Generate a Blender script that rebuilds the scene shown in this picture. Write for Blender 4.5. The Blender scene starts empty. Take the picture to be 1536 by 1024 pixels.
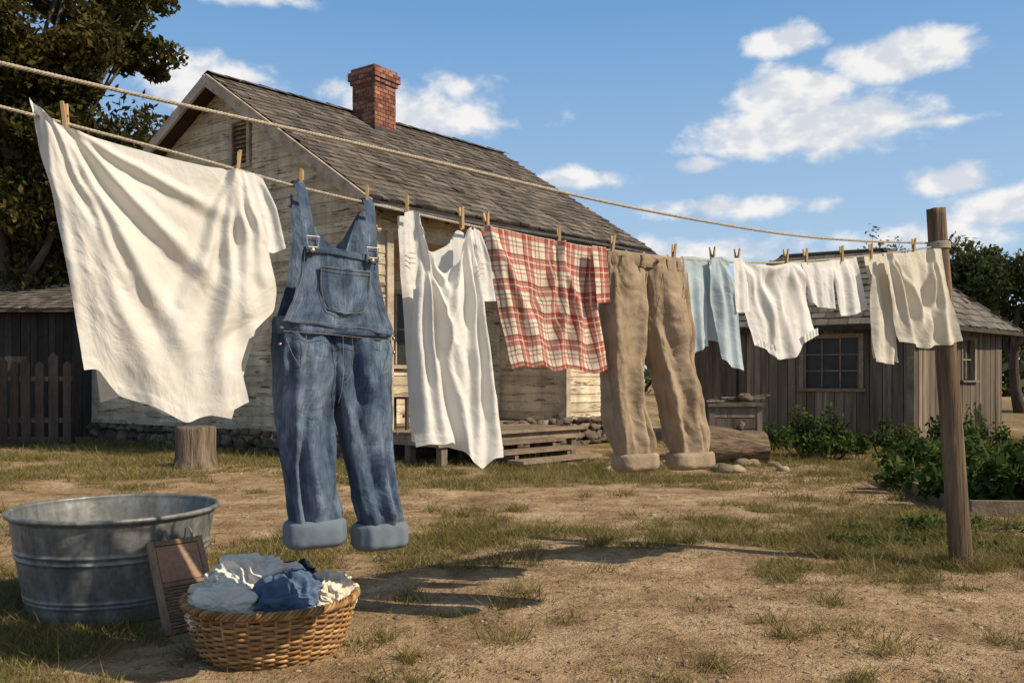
import bpy, math, random
import numpy as np
from mathutils import Vector, Matrix, noise
random.seed(7); rng=np.random.default_rng(7)
sc=bpy.context.scene
def nz(x,y,z=0.0): return noise.noise(Vector((x,y,z)))
R=random.random
def U(a,b): return a+(b-a)*random.random()
def sstep(a,b,x):
    t=max(0,min(1,(x-a)/(b-a))); return t*t*(3-2*t)

# ------------------------------------------------------------------ materials
class NT:
    def __init__(s,tree): s.t=tree; s.n=tree.nodes; s.k=tree.links
    def add(s,typ,**kw):
        n=s.n.new(typ)
        for a,b in kw.items(): setattr(n,a,b)
        return n
    def set(s,inp,val):
        if isinstance(val,bpy.types.NodeSocket): s.k.new(val,inp)
        else: inp.default_value=val
    def math(s,op,a,b=0.0,c=0.0,clamp=False):
        n=s.add('ShaderNodeMath',operation=op); n.use_clamp=clamp
        s.set(n.inputs[0],a); s.set(n.inputs[1],b)
        if op in('MULTIPLY_ADD',): s.set(n.inputs[2],c)
        return n.outputs[0]
    def noise(s,vec,scale,detail=6,rough=.55,dist=0):
        n=s.add('ShaderNodeTexNoise'); s.set(n.inputs['Vector'],vec); n.inputs['Scale'].default_value=scale
        n.inputs['Detail'].default_value=detail; n.inputs['Roughness'].default_value=rough; n.inputs['Distortion'].default_value=dist
        return n.outputs[0]
    def mapr(s,val,a,b,c=0.0,d=1.0,smooth=False):
        n=s.add('ShaderNodeMapRange'); 
        if smooth: n.interpolation_type='SMOOTHSTEP'
        s.set(n.inputs[0],val)
        for i,x in enumerate((a,b,c,d)): s.set(n.inputs[i+1],x)
        return n.outputs[0]
    def ramp(s,fac,stops):
        n=s.add('ShaderNodeValToRGB'); s.set(n.inputs[0],fac); e=n.color_ramp.elements
        while len(e)<len(stops): e.new(.5)
        for q,(p,c) in zip(e,stops): q.position=p; q.color=(*c,1)
        return n.outputs[0]
    def mix(s,fac,a,b,mode='MIX'):
        n=s.add('ShaderNodeMix',data_type='RGBA',blend_type=mode)
        s.set(n.inputs[0],fac)
        for i,x in ((6,a),(7,b)):
            s.set(n.inputs[i],x if isinstance(x,bpy.types.NodeSocket) else (*x,1))
        return n.outputs[2]
    def scale(s,col,fac):
        n=s.add('ShaderNodeVectorMath',operation='SCALE'); s.set(n.inputs[0],col); s.set(n.inputs['Scale'],fac); return n.outputs[0]
    def mapping(s,vec,sc):
        n=s.add('ShaderNodeMapping'); s.set(n.inputs[0],vec); n.inputs['Scale'].default_value=sc; return n.outputs[0]

def newmat(name):
    m=bpy.data.materials.new(name); m.use_nodes=True; nt=NT(m.node_tree); b=m.node_tree.nodes['Principled BSDF']
    return m,nt,b
def surf(name,cols,scale=4,stretch=(1,1,1),rough=.85,bump=.4,bscale=30,bdist=.01,metal=0,var=.35,peel=None,spec=.3,fine=.25,dist=0,grime=0):
    m,t,b=newmat(name)
    tc=t.add('ShaderNodeTexCoord').outputs['Object']; mp=t.mapping(tc,stretch)
    at=t.add('ShaderNodeAttribute',attribute_name='var').outputs['Fac']
    off=t.add('ShaderNodeVectorMath',operation='ADD'); t.set(off.inputs[0],mp)
    cx=t.add('ShaderNodeCombineXYZ'); t.set(cx.inputs[0],t.math('MULTIPLY',at,37.0)); t.set(cx.inputs[1],t.math('MULTIPLY',at,11.0)); t.k.new(cx.outputs[0],off.inputs[1])
    v=off.outputs[0]
    a=t.noise(v,scale,4,.6,dist)
    n=len(cols); col=t.ramp(a,[(.3+.4*i/max(1,n-1),c) for i,c in enumerate(cols)])
    f=t.noise(v,bscale,3,.65)
    if peel:
        pc,th=peel
        pm=t.mapr(t.noise(v,scale*2.3,5,.7),th,th+.04)
        col=t.mix(pm,col,pc)
    k=t.math('MULTIPLY',t.mapr(at,0,1,1-var,1+var),t.mapr(f,.25,.75,1-fine,1+fine))
    if grime: k=t.math('MULTIPLY',k,t.mapr(t.noise(t.mapping(tc,(2.2,1,.5)),1.3,5,.65),.38,.62,1-grime,1.05))
    col=t.scale(col,k)
    t.set(b.inputs['Base Color'],col)
    b.inputs['Roughness'].default_value=rough; b.inputs['Metallic'].default_value=metal
    b.inputs['Specular IOR Level'].default_value=spec
    bp=t.add('ShaderNodeBump'); bp.inputs['Strength'].default_value=bump; bp.inputs['Distance'].default_value=bdist
    t.k.new(f,bp.inputs['Height']); t.k.new(bp.outputs[0],b.inputs['Normal'])
    return m
def leafmat(name,cols,transl=.3,scale=1.0):
    m,t,b=newmat(name); t.n.remove(b)
    at=t.add('ShaderNodeAttribute',attribute_name='var').outputs['Fac']
    tc=t.add('ShaderNodeTexCoord').outputs['Object']
    f=t.math('ADD',t.math('MULTIPLY',at,.65),t.math('MULTIPLY_ADD',t.noise(tc,scale,2,.5),.9,-.28))
    n=len(cols); col=t.ramp(f,[(i/(n-1),c) for i,c in enumerate(cols)])
    d=t.add('ShaderNodeBsdfDiffuse'); t.set(d.inputs[0],col); tr=t.add('ShaderNodeBsdfTranslucent'); t.set(tr.inputs[0],col)
    mx=t.add('ShaderNodeMixShader'); mx.inputs[0].default_value=transl
    t.k.new(d.outputs[0],mx.inputs[1]); t.k.new(tr.outputs[0],mx.inputs[2]); t.k.new(mx.outputs[0],t.n['Material Output'].inputs[0])
    return m
def cloth_mat(name,c1,c2,wr=.5,weave=.25,transl=.18,plaid=False,denim=False,canvas=False,crease=1.3):
    m,t,b=newmat(name)
    uv=t.add('ShaderNodeUVMap',uv_map='UVMap').outputs[0]
    a=t.noise(uv,5,4,.6); 
    col=t.ramp(a,[(.3,c1),(.7,c2)])
    if denim:
        st=t.noise(t.mapping(uv,(60,5,1)),3,4,.6)
        st2=t.noise(t.mapping(uv,(1,.5,1)),20,5,.72)
        worn=t.mapr(t.noise(t.mapping(uv,(1,.5,1)),7,4,.6),.45,.66)
        col=t.mix(t.math('MULTIPLY',worn,.6),col,(.21,.265,.335))
        col=t.scale(col,t.math('MULTIPLY',t.mapr(st,.3,.7,.68,1.32),t.mapr(st2,.3,.7,.6,1.5)))
    if canvas:
        st2=t.noise(t.mapping(uv,(1,.5,1)),16,5,.68)
        col=t.scale(col,t.mapr(st2,.3,.7,.8,1.2))
    if plaid:
        sp=t.add('ShaderNodeSeparateXYZ'); t.k.new(uv,sp.inputs[0])
        def fr(o,P,ph=0.0): return t.math('FRACT',t.math('MULTIPLY_ADD',o,1/P,ph))
        def band(f,c,w):
            d=t.math('ABSOLUTE',t.math('SUBTRACT',f,c)); return t.mapr(d,w,w+.012,1,0)
        u=fr(sp.outputs[0],.112,.13); v=fr(sp.outputs[1],.112,.3)
        ru=band(u,.3,.20); rv=band(v,.3,.20)
        red=(.35,.028,.02)
        col=t.mix(t.math('MULTIPLY',ru,.66),col,red); col=t.mix(t.math('MULTIPLY',rv,.66),col,red)
        for f,c,w,cc,al in((u,.30,.018,(.75,.68,.52),.7),(v,.30,.018,(.75,.68,.52),.7),(u,.66,.018,(.10,.07,.05),.6),(v,.66,.018,(.10,.07,.05),.6),(u,.82,.022,(.36,.05,.04),.6),(v,.82,.022,(.36,.05,.04),.6),(u,.13,.02,(.12,.02,.02),.5),(v,.13,.02,(.12,.02,.02),.5)):
            col=t.mix(t.math('MULTIPLY',band(f,c,w),al),col,cc)
    wv=t.noise(uv,600,1,.5)
    col=t.scale(col,t.mapr(wv,.3,.7,1-weave*.5,1+weave*.5))
    t.set(b.inputs['Base Color'],col); b.inputs['Roughness'].default_value=.95; b.inputs['Specular IOR Level'].default_value=.12
    w1=t.noise(uv,9,4,.58,1.0); w2=t.noise(t.mapping(uv,(1,.45,1)),38,3,.6,.6)
    w3=t.math('ABSOLUTE',t.math('SUBTRACT',t.noise(t.mapping(uv,(1,.6,1)),7,3,.5,.8),.5))
    h=t.math('ADD',t.math('MULTIPLY_ADD',w3,-crease,w1),t.math('MULTIPLY_ADD',w2,.25,t.math('MULTIPLY',wv,.05*weave*4)))
    bp=t.add('ShaderNodeBump'); bp.inputs['Strength'].default_value=wr; bp.inputs['Distance'].default_value=.016
    t.k.new(h,bp.inputs['Height']); t.k.new(bp.outputs[0],b.inputs['Normal'])
    if transl>0:
        tr=t.add('ShaderNodeBsdfTranslucent'); t.set(tr.inputs[0],col)
        mx=t.add('ShaderNodeMixShader'); mx.inputs[0].default_value=transl
        t.k.new(b.outputs[0],mx.inputs[1]); t.k.new(tr.outputs[0],mx.inputs[2]); t.k.new(mx.outputs[0],t.n['Material Output'].inputs[0])
    return m

M={}
M['paint']=surf('weathered_paint',[(.41,.315,.195),(.63,.515,.345),(.73,.615,.435)],scale=3,stretch=(.35,1,2.5),peel=((.19,.14,.095),.57),bscale=40,bump=.4,bdist=.005,var=.14,grime=.36)
M['trim']=surf('weathered_trim',[(.22,.17,.12),(.42,.34,.25),(.50,.42,.32)],scale=4,stretch=(1,1,1),bscale=45,bump=.4,bdist=.005,var=.15)
M['shingle']=surf('roof_shingles',[(.065,.053,.043),(.12,.10,.08),(.165,.14,.115)],scale=1.5,bscale=60,bump=.6,bdist=.01,var=.42)
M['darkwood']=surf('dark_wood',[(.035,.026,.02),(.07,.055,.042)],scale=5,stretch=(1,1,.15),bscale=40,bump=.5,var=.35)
M['oldfence']=surf('shaded_fence_wood',[(.07,.05,.036),(.15,.11,.08)],scale=5,stretch=(1,1,.15),bscale=40,bump=.5,var=.4)  # weathered brown boards, with the tree's shade put into the base colour
M['barn']=surf('barn_boards',[(.075,.055,.038),(.155,.118,.083),(.23,.18,.135)],scale=6,stretch=(2,2,.12),bscale=30,bump=.7,bdist=.008,var=.45)
M['barnroof']=surf('barn_shingles',[(.09,.078,.064),(.17,.148,.122)],scale=2,bscale=50,bump=.6,var=.35)
M['deck']=surf('deck_planks',[(.14,.105,.07),(.27,.20,.135)],scale=5,bscale=40,bump=.5,var=.3)
M['fence']=surf('fence_pickets',[(.16,.125,.09),(.28,.23,.17)],scale=5,stretch=(1,1,.2),bscale=40,bump=.5,var=.3)
M['post']=surf('post_wood',[(.05,.032,.019),(.14,.092,.053),(.24,.165,.10)],scale=7,stretch=(3,3,.16),bscale=22,bump=1.0,bdist=.012,var=.1,dist=.6)
M['stone']=surf('foundation_stone',[(.055,.04,.028),(.125,.094,.065),(.20,.155,.11)],scale=4,bscale=25,bump=.7,bdist=.02,var=.5)
M['glass']=surf('window_glass',[(.02,.018,.014),(.05,.045,.036)],scale=2,rough=.35,bump=.02,spec=.3,var=0)
M['door']=surf('painted_door',[(.42,.44,.44),(.55,.57,.56)],scale=3,bscale=30,bump=.3,var=.1)
M['iron']=surf('dark_metal',[(.05,.05,.05),(.1,.095,.09)],scale=8,metal=.8,rough=.5,bump=.2,var=.1)
M['brass']=surf('metal_buckle',[(.40,.34,.24),(.5,.45,.33)],scale=30,metal=.9,rough=.4,bump=.1,var=.1)
M['pin']=surf('clothespin_wood',[(.42,.26,.12),(.58,.39,.20)],scale=30,stretch=(1,1,.2),bscale=120,bump=.3,bdist=.002,var=.2)
M['rope']=surf('rope_fibre',[(.36,.30,.22),(.52,.45,.34)],scale=40,bscale=300,bump=.5,bdist=.002,var=.2)
M['wicker']=surf('wicker',[(.16,.075,.025),(.33,.175,.065),(.47,.275,.115)],scale=9,bscale=120,bump=.4,bdist=.002,var=.4,rough=.6,spec=.4)
M['wboard']=surf('washboard_wood',[(.15,.095,.058),(.30,.205,.13)],scale=9,stretch=(1,1,.3),bscale=60,bump=.4,var=.3)
M['rust']=surf('washboard_panel',[(.38,.31,.23),(.34,.17,.085),(.24,.20,.165)],scale=9,bscale=60,bump=.3,var=.2,rough=.6)
M['pebble']=surf('pebble_stone',[(.22,.17,.11),(.36,.28,.19)],scale=8,bscale=60,bump=.4,var=.4)
M['bark']=surf('bark',[(.05,.038,.027),(.12,.095,.07)],scale=6,stretch=(2,2,.3),bscale=18,bump=1,bdist=.03,var=.2)
M['stump']=surf('stump_wood',[(.07,.052,.036),(.17,.125,.085),(.26,.20,.14)],scale=7,stretch=(2.5,2.5,.25),bscale=16,bump=1,bdist=.03,var=.2)
M['logwood']=surf('log_bark',[(.07,.045,.028),(.17,.115,.07),(.27,.19,.12)],scale=7,stretch=(.3,2.5,2.5),bscale=16,bump=1,bdist=.03,var=.3)
M['leafL']=leafmat('tree_foliage',[(.025,.03,.008),(.06,.058,.018),(.11,.095,.03),(.18,.115,.04)],.3,.9)
M['leafR']=leafmat('far_foliage',[(.035,.048,.018),(.075,.092,.036),(.13,.125,.06)],.3,.6)
M['leafG']=leafmat('garden_foliage',[(.025,.05,.012),(.07,.11,.028),(.15,.18,.055)],.3,2)
M['grass']=leafmat('grass_blades',[(.07,.078,.02),(.15,.14,.045),(.29,.23,.095),(.46,.35,.18)],.3,1.4)
M['leaflit']=leafmat('dry_leaf',[(.14,.08,.035),(.32,.21,.11)],.1,5)

def brick_mat():
    m,t,b=newmat('chimney_brick')
    tc=t.add('ShaderNodeTexCoord').outputs['Object']
    a=t.noise(tc,9,4,.6); at=t.add('ShaderNodeAttribute',attribute_name='var').outputs['Fac']
    col=t.ramp(at,[(0,(.12,.045,.03)),(.5,(.25,.09,.055)),(1,(.33,.17,.11))])
    col=t.scale(col,t.mapr(a,.3,.7,.6,1.25))
    t.set(b.inputs['Base Color'],col); b.inputs['Roughness'].default_value=.9
    return m
M['brick']=brick_mat()
M['mortar']=surf('mortar',[(.19,.16,.13),(.28,.24,.20)],scale=8,bscale=50,bump=.4,var=.1)

def zinc():
    m,t,b=newmat('galvanized_steel')
    tc=t.add('ShaderNodeTexCoord').outputs['Object']
    vo=t.add('ShaderNodeTexVoronoi'); t.k.new(tc,vo.inputs[0]); vo.inputs['Scale'].default_value=38
    sp=t.add('ShaderNodeSeparateXYZ'); t.k.new(vo.outputs['Color'],sp.inputs[0])
    n1=t.noise(t.mapping(tc,(1,1,.35)),6,6,.65); 
    col=t.ramp(n1,[(.28,(.10,.105,.10)),(.5,(.20,.205,.195)),(.68,(.36,.36,.34))])
    col=t.scale(col,t.mapr(sp.outputs[0],0,1,.82,1.15))
    stn=t.mapr(t.noise(t.mapping(tc,(5,5,.8)),3,5,.7),.54,.68)
    col=t.mix(t.math('MULTIPLY',stn,.65),col,(.12,.095,.07))
    t.set(b.inputs['Base Color'],col); b.inputs['Metallic'].default_value=.4
    t.set(b.inputs['Roughness'],t.mapr(n1,.3,.7,.62,.45))
    bp=t.add('ShaderNodeBump'); bp.inputs['Strength'].default_value=.3; bp.inputs['Distance'].default_value=.012
    t.k.new(t.noise(tc,6,4,.6),bp.inputs['Height']); t.k.new(bp.outputs[0],b.inputs['Normal'])
    return m
M['zinc']=zinc()

# ------------------------------------------------------------------ mesh helpers
def finish(me,name,mats,parent=None,smooth=False,matrix=None):
    o=bpy.data.objects.new(name,me); sc.collection.objects.link(o)
    for m in mats: me.materials.append(m)
    if smooth: me.polygons.foreach_set('use_smooth',[True]*len(me.polygons))
    if matrix is not None: o.matrix_basis=matrix
    if parent: o.parent=parent; o.matrix_parent_inverse=Matrix.Translation(-parent.location)
    me.update()
    return o
class MB:
    def __init__(s): s.v=[];s.f=[];s.c=[];s.m=[]
    def add(s,vs,fs,c=.5,m=0):
        o=len(s.v); s.v+=[tuple(p) for p in vs]; s.f+=[tuple(i+o for i in f) for f in fs]
        s.c+=([c]*len(vs)) if not hasattr(c,'__len__') else list(c); s.m+=[m]*len(fs)
    def hexa(s,p,c=.5,m=0):
        s.add(p,[(3,2,1,0),(4,5,6,7),(0,1,5,4),(1,2,6,5),(2,3,7,6),(3,0,4,7)],c,m)
    def box(s,x0,x1,y0,y1,z0,z1,c=None,m=0,j=0):
        if c is None: c=R()
        q=lambda:U(-j,j) if j else 0
        s.hexa([(x0+q(),y0,z0+q()),(x1+q(),y0,z0+q()),(x1,y1,z0),(x0,y1,z0),(x0+q(),y0,z1+q()),(x1+q(),y0,z1+q()),(x1,y1,z1),(x0,y1,z1)],c,m)
    def obox(s,c0,ax,ay,az,h,c=None,m=0):
        if c is None: c=R()
        c0,ax,ay,az=Vector(c0),Vector(ax).normalized()*h[0],Vector(ay).normalized()*h[1],Vector(az).normalized()*h[2]
        s.hexa([c0-ax-ay-az,c0+ax-ay-az,c0+ax+ay-az,c0-ax+ay-az,c0-ax-ay+az,c0+ax-ay+az,c0+ax+ay+az,c0-ax+ay+az],c,m)
    def sweep(s,pts,r,k=6,closed=False,c=.5,m=0,up=None,caps=True,ell=None):
        pts=[Vector(p) for p in pts]; n=len(pts); rr=r if hasattr(r,'__len__') else [r]*n
        vs=[];pn=None
        for i,p in enumerate(pts):
            a=pts[(i-1)%n] if (closed or i>0) else p; b=pts[(i+1)%n] if (closed or i<n-1) else p
            t=(b-a).normalized()
            if up is not None: x=t.cross(Vector(up)).normalized()
            else:
                if pn is None: pn=t.orthogonal()
                x=(pn-t*pn.dot(t)).normalized(); pn=x
            y=t.cross(x).normalized()
            ea,eb=ell if ell else (1,1)
            for q in range(k):
                an=2*math.pi*q/k; vs.append(p+x*(math.cos(an)*rr[i]*ea)+y*(math.sin(an)*rr[i]*eb))
        fs=[]
        for i in range(n if closed else n-1):
            j=(i+1)%n
            for q in range(k): w=(q+1)%k; fs.append((i*k+q,i*k+w,j*k+w,j*k+q))
        if caps and not closed: fs.append(tuple(range(k))[::-1]); fs.append(tuple((n-1)*k+q for q in range(k)))
        s.add(vs,fs,c,m)
    def lathe(s,prof,cx,cy,k=64,c=.5,m=0,wob=0):
        vs=[];n=len(prof)
        for (r,z) in prof:
            for q in range(k):
                a=2*math.pi*q/k; rr=r*(1+wob*nz(math.cos(a)*1.5,math.sin(a)*1.5,z*3)); vs.append((cx+rr*math.cos(a),cy+rr*math.sin(a),z))
        fs=[]
        for i in range(n-1):
            for q in range(k): w=(q+1)%k; fs.append((i*k+q,i*k+w,(i+1)*k+w,(i+1)*k+q))
        s.add(vs,fs,c,m)
    def blob(s,c0,h,c=None,m=0,seed=0,amp=.25,seg=10,fr=1.3,boxy=0):
        vs=[];n=seg//2+1
        for i in range(n+1):
            th=math.pi*i/n
            for q in range(seg):
                a=2*math.pi*q/seg; d=Vector((math.sin(th)*math.cos(a),math.sin(th)*math.sin(a),math.cos(th)))
                r=1+amp*nz(d.x*fr+seed,d.y*fr,d.z*fr)
                if boxy: r/=(abs(d.x)**4+abs(d.y)**4+abs(d.z)**4)**.25; 
                vs.append((c0[0]+d.x*h[0]*r,c0[1]+d.y*h[1]*r,c0[2]+d.z*h[2]*r))
        fs=[]
        for i in range(n):
            for q in range(seg): w=(q+1)%seg; fs.append((i*seg+q,(i+1)*seg+q,(i+1)*seg+w,i*seg+w))
        s.add(vs,fs,R() if c is None else c,m)
    def obj(s,name,mats,parent=None,smooth=False,matrix=None):
        me=bpy.data.meshes.new(name); me.from_pydata(s.v,[],s.f)
        at=me.attributes.new('var','FLOAT','POINT'); at.data.foreach_set('value',np.array(s.c,dtype=np.float32))
        me.polygons.foreach_set('material_index',s.m)
        return finish(me,name,mats,parent,smooth,matrix)
def empty(name,loc=(0,0,0)):
    e=bpy.data.objects.new(name,None); sc.collection.objects.link(e); e.location=loc; e.empty_display_size=.2; return e
def npmesh(name,V,F,var,mats,smooth=False,parent=None):
    me=bpy.data.meshes.new(name); k=F.shape[1]
    me.vertices.add(len(V)); me.vertices.foreach_set('co',V.astype(np.float32).ravel())
    me.loops.add(F.size); me.loops.foreach_set('vertex_index',F.astype(np.int32).ravel())
    me.polygons.add(len(F)); me.polygons.foreach_set('loop_start',np.arange(0,F.size,k,dtype=np.int32))
    try: me.polygons.foreach_set('loop_total',np.full(len(F),k,dtype=np.int32))
    except Exception: pass
    me.update(calc_edges=True)
    at=me.attributes.new('var','FLOAT','POINT'); at.data.foreach_set('value',var.astype(np.float32))
    return finish(me,name,mats,parent,smooth)
def frame(o,n): # local x along, y outward, z up
    n=Vector((n[0],n[1],0)).normalized(); a=Vector((n.y,-n.x,0))
    return Matrix(((a.x,n.x,0,o[0]),(a.y,n.y,0,o[1]),(0,0,1,o[2] if len(o)>2 else 0),(0,0,0,1)))

# ------------------------------------------------------------------ ground
def gh(x,y): return .018*nz(x*.8,y*.8,3)+.008*nz(x*3,y*3,5) if (abs(x)<12 and y<20) else 0.0
def G2(x,y,cx,cy,rx,ry): return math.exp(-((x-cx)/rx)**2-((y-cy)/ry)**2)
def gd(x,y):
    v=.44+.75*nz(x*.55,y*.7,1)+.85*nz(x*1.7,y*2.3,2)+.55*nz(x*5,y*6,4)
    v-=.75*G2(x,y,.2,4.1,1.3,.9)+.45*G2(x,y,1.7,3.7,1.6,.8)+.3*G2(x,y,0,3,1.2,.6)
    if abs(x)<5: v-=.6*math.exp(-((y-7.9-.12*x)/.8)**2)
    v+=.5*G2(x,y,-1.9,3.6,1.0,1.2)+.45*G2(x,y,2.4,6,1.5,.9)+.45*G2(x,y,.4,6.2,1.4,.4)+.35*G2(x,y,1.9,2.95,1.1,.35)+.3*G2(x,y,-1.2,5.6,.8,.5)
    if y>9.2: v+=.25
    return max(0,min(1,v))
def axis(a,b,step,ext):
    mid=list(np.arange(a,b,step)); out=[];s=step;x=b
    while x<ext[1]: out.append(x); s*=1.35; x+=s
    out.append(ext[1]); lo=[];s=step;x=a-step
    while x>ext[0]: lo.append(x); s*=1.35; x-=s
    lo.append(ext[0]); return lo[::-1]+mid+out
xs=axis(-8,9,.085,(-400,400)); ys=axis(1.5,15,.085,(-60,600))
V=[];C=[]
for y in ys:
    for x in xs:
        V.append((x,y,gh(x,y))); C.append(gd(x,y) if -40<x<40 and y<60 else .8)
nx=len(xs); I=np.arange(nx*len(ys)).reshape(len(ys),nx)
F=np.stack([I[:-1,:-1].ravel(),I[:-1,1:].ravel(),I[1:,1:].ravel(),I[1:,:-1].ravel()],1)
def ground_mat():
    m,t,b=newmat('dirt_ground')
    tc=t.add('ShaderNodeTexCoord').outputs['Object']; at=t.add('ShaderNodeAttribute',attribute_name='var').outputs['Fac']
    f=t.noise(tc,22,5,.7); ff=t.noise(tc,90,3,.7)
    dirt=t.ramp(t.noise(tc,2.2,6,.65),[(.3,(.32,.20,.105)),(.5,(.50,.34,.19)),(.7,(.65,.475,.29))])
    soil=t.ramp(f,[(.3,(.12,.09,.04)),(.5,(.25,.185,.085)),(.7,(.41,.30,.15))])
    fac=t.mapr(t.math('ADD',at,t.math('MULTIPLY_ADD',f,.9,-.45)),.36,.75,0,1,True)
    col=t.mix(t.math('MULTIPLY',fac,.82),dirt,soil)
    clod=t.mapr(t.noise(tc,8,5,.75),.52,.66)
    col=t.mix(t.math('MULTIPLY',clod,.42),col,(.19,.12,.065))
    big=t.mapr(t.noise(tc,1.1,4,.6),.35,.65,.82,1.12)
    col=t.scale(col,t.math('MULTIPLY',big,t.math('MULTIPLY',t.mapr(ff,.25,.75,.58,1.38),t.mapr(f,.3,.7,.8,1.2))))
    t.set(b.inputs['Base Color'],col); b.inputs['Roughness'].default_value=.95; b.inputs['Specular IOR Level'].default_value=.1
    h=t.math('ADD',t.math('MULTIPLY',f,1.0),t.math('MULTIPLY_ADD',ff,.5,t.math('MULTIPLY',clod,.5)))
    bp=t.add('ShaderNodeBump'); bp.inputs['Strength'].default_value=1.0; bp.inputs['Distance'].default_value=.045
    t.k.new(h,bp.inputs['Height']); t.k.new(bp.outputs[0],b.inputs['Normal'])
    return m
npmesh('ground',np.array(V),F,np.array(C),[ground_mat()],smooth=True)

# grass
P=[]
for i in range(150000):
    t=R(); y=2.6*(15.5/2.6)**(t**.8) if R()<.8 else U(2.6,15.5)
    x=U(-.72,.74)*y
    if -7.6<x<2.4 and y>12+ (x+1.9)*.2 and y>11.7-.6*(x+1.9): continue
    d=gd(x,y)
    if d>U(.42,1.12): P.append((x,y,d))
for i in range(5500): # weeds at the foundation, garden and post
    k=R()
    if k<.4: s=U(-.3,6.8); x=-1.91-.82*s+U(-.25,.1); y=11.5+.57*s-abs(random.gauss(0,.2))
    elif k<.7: x=U(2.4,6.5); y=U(6.5,13)
    elif k<.8: a=U(0,6.28); q=abs(random.gauss(.1,.08)); x=2.66+q*math.cos(a); y=5.12+q*math.sin(a)
    else: x=U(-.3,1.9); y=10.6+random.gauss(0,.4)
    P.append((x,y,1.3))
for i in range(110): # separate tufts on the dirt
    y=2.8*(9/2.8)**R(); x=U(-.6,.62)*y; s=U(.02,.06)
    for j in range(int(U(8,30))): P.append((x+random.gauss(0,s),y+random.gauss(0,s),U(1.0,2.0)))
P=np.array(P); n=len(P); B=5
base=np.repeat(P,B,0); N=len(base)
zg=np.array([gh(a,b) for a,b,_ in P]); zg=np.repeat(zg,B)
bx=base[:,0]+rng.normal(0,.012,N)*(1+base[:,1]*.12); by=base[:,1]+rng.normal(0,.012,N)*(1+base[:,1]*.12)
hgt=rng.uniform(.010,.038,N)*(.55+.75*base[:,2])*(1+.06*base[:,1]); hgt*=np.where(rng.random(N)<.07,2.2,1)
ang=rng.uniform(0,2*np.pi,N); w=rng.uniform(.0012,.0024,N)*(1+.12*base[:,1])
la=rng.uniform(0,2*np.pi,N); lean=rng.uniform(.3,1.8,N)*hgt
v0=np.stack([bx-np.cos(ang)*w,by-np.sin(ang)*w,zg-.004],1); v1=np.stack([bx+np.cos(ang)*w,by+np.sin(ang)*w,zg-.004],1)
v2=np.stack([bx+np.cos(la)*lean,by+np.sin(la)*lean,zg+hgt],1)
VV=np.stack([v0,v1,v2],1).reshape(-1,3); FF=np.arange(N*3).reshape(-1,3)
vr=np.repeat(np.clip(rng.normal(.74,.28,N)-.2*np.minimum(base[:,2],1.2),0,1),3)
npmesh('grass',VV,FF,vr,[M['grass']])

# pebbles and leaf litter
mb=MB()
for i in range(1500):
    y=2.7*(11/2.7)**R(); x=U(-.65,.7)*y; s=U(.002,.009)*(1+.1*y)*(1.9 if R()<.04 else 1)
    mb.blob((x,y,gh(x,y)+s*.1),(s*U(.8,1.5),s*U(.8,1.3),s*.6),seed=i,seg=6,amp=.5)
for i in range(16):
    y=U(10.3,11.3); x=U(.6,3.4); s=U(.04,.11); mb.blob((x,y,s*.3),(s*1.2,s,s*.6),seed=i,amp=.5)
mb.obj('pebbles',[M['pebble']],smooth=True)
mb=MB()
for i in range(1500):
    y=2.7*(10/2.7)**R(); x=U(-.65,.7)*y; z=gh(x,y)+.006; s=U(.006,.018); a=U(0,6.28); d=Vector((math.cos(a),math.sin(a),U(-.2,.3)));e=Vector((-math.sin(a),math.cos(a),U(-.2,.3)))
    p=Vector((x,y,z+s*.2)); mb.add([p-d*s,p+e*s*.5,p+d*s,p-e*s*.5],[(0,1,2,3)],R())
for i in range(1500):
    y=2.7*(8/2.7)**R(); x=U(-.65,.7)*y; a=U(0,6.28); l=U(.015,.06); z=gh(x,y)+.004
    mb.sweep([(x,y,z),(x+l*math.cos(a),y+l*math.sin(a),z+U(0,.008))],.0011,3,c=R())
mb.obj('leaf_litter',[M['leaflit']])

# ------------------------------------------------------------------ siding / shingles
def siding(mb,x0,x1,z0,z1,lim=None,openings=(),course=.15,m=0):
    z=z0
    while z<z1-.01:
        zt=min(z+course,z1)
        a0,b0,a1,b1=x0,x1,x0,x1
        if lim:
            l=lim(z); a0,b0=max(x0,l[0]),min(x1,l[1]); l=lim(zt); a1,b1=max(x0,l[0]),min(x1,l[1])
            if b0-a0<.1: break
            if b1<a1: a1=b1=(a1+b1)/2
        segs=[(a0,b0)]
        for (oa,ob,oz0,oz1) in openings:
            if oz0<(z+zt)/2<oz1:
                ns=[]
                for (p,q) in segs:
                    if q<=oa or p>=ob: ns.append((p,q))
                    else:
                        if p<oa: ns.append((p,oa))
                        if q>ob: ns.append((ob,q))
                segs=ns
        for (p,q) in segs:
            cuts=[p];x=p+U(1,3.2)
            while x<q-.5: cuts.append(x); x+=U(1.6,3.4)
            cuts.append(q)
            for i in range(len(cuts)-1):
                ca,cb=cuts[i]+(.002 if i else 0),cuts[i+1]
                ta=a1 if (i==0 and p==a0) else ca; tb=b1 if (i==len(cuts)-2 and q==b0) else cb
                if lim: ta=max(ta,a1); tb=min(tb,b1); 
                if tb<ta: ta=tb=(ta+tb)/2
                jy=U(-.002,.003); jz=U(-.004,.004); jr=U(-.004,.004)
                y1=.021+jy
                mb.add([(ca,y1,z+jz),(cb,y1,z+jz+jr),(tb,.004,zt+.012),(ta,.004,zt+.012),(ca,0,z+jz),(cb,0,z+jz+jr)],[(0,3,2,1),(0,1,5,4)],R(),m)
        z=zt
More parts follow.
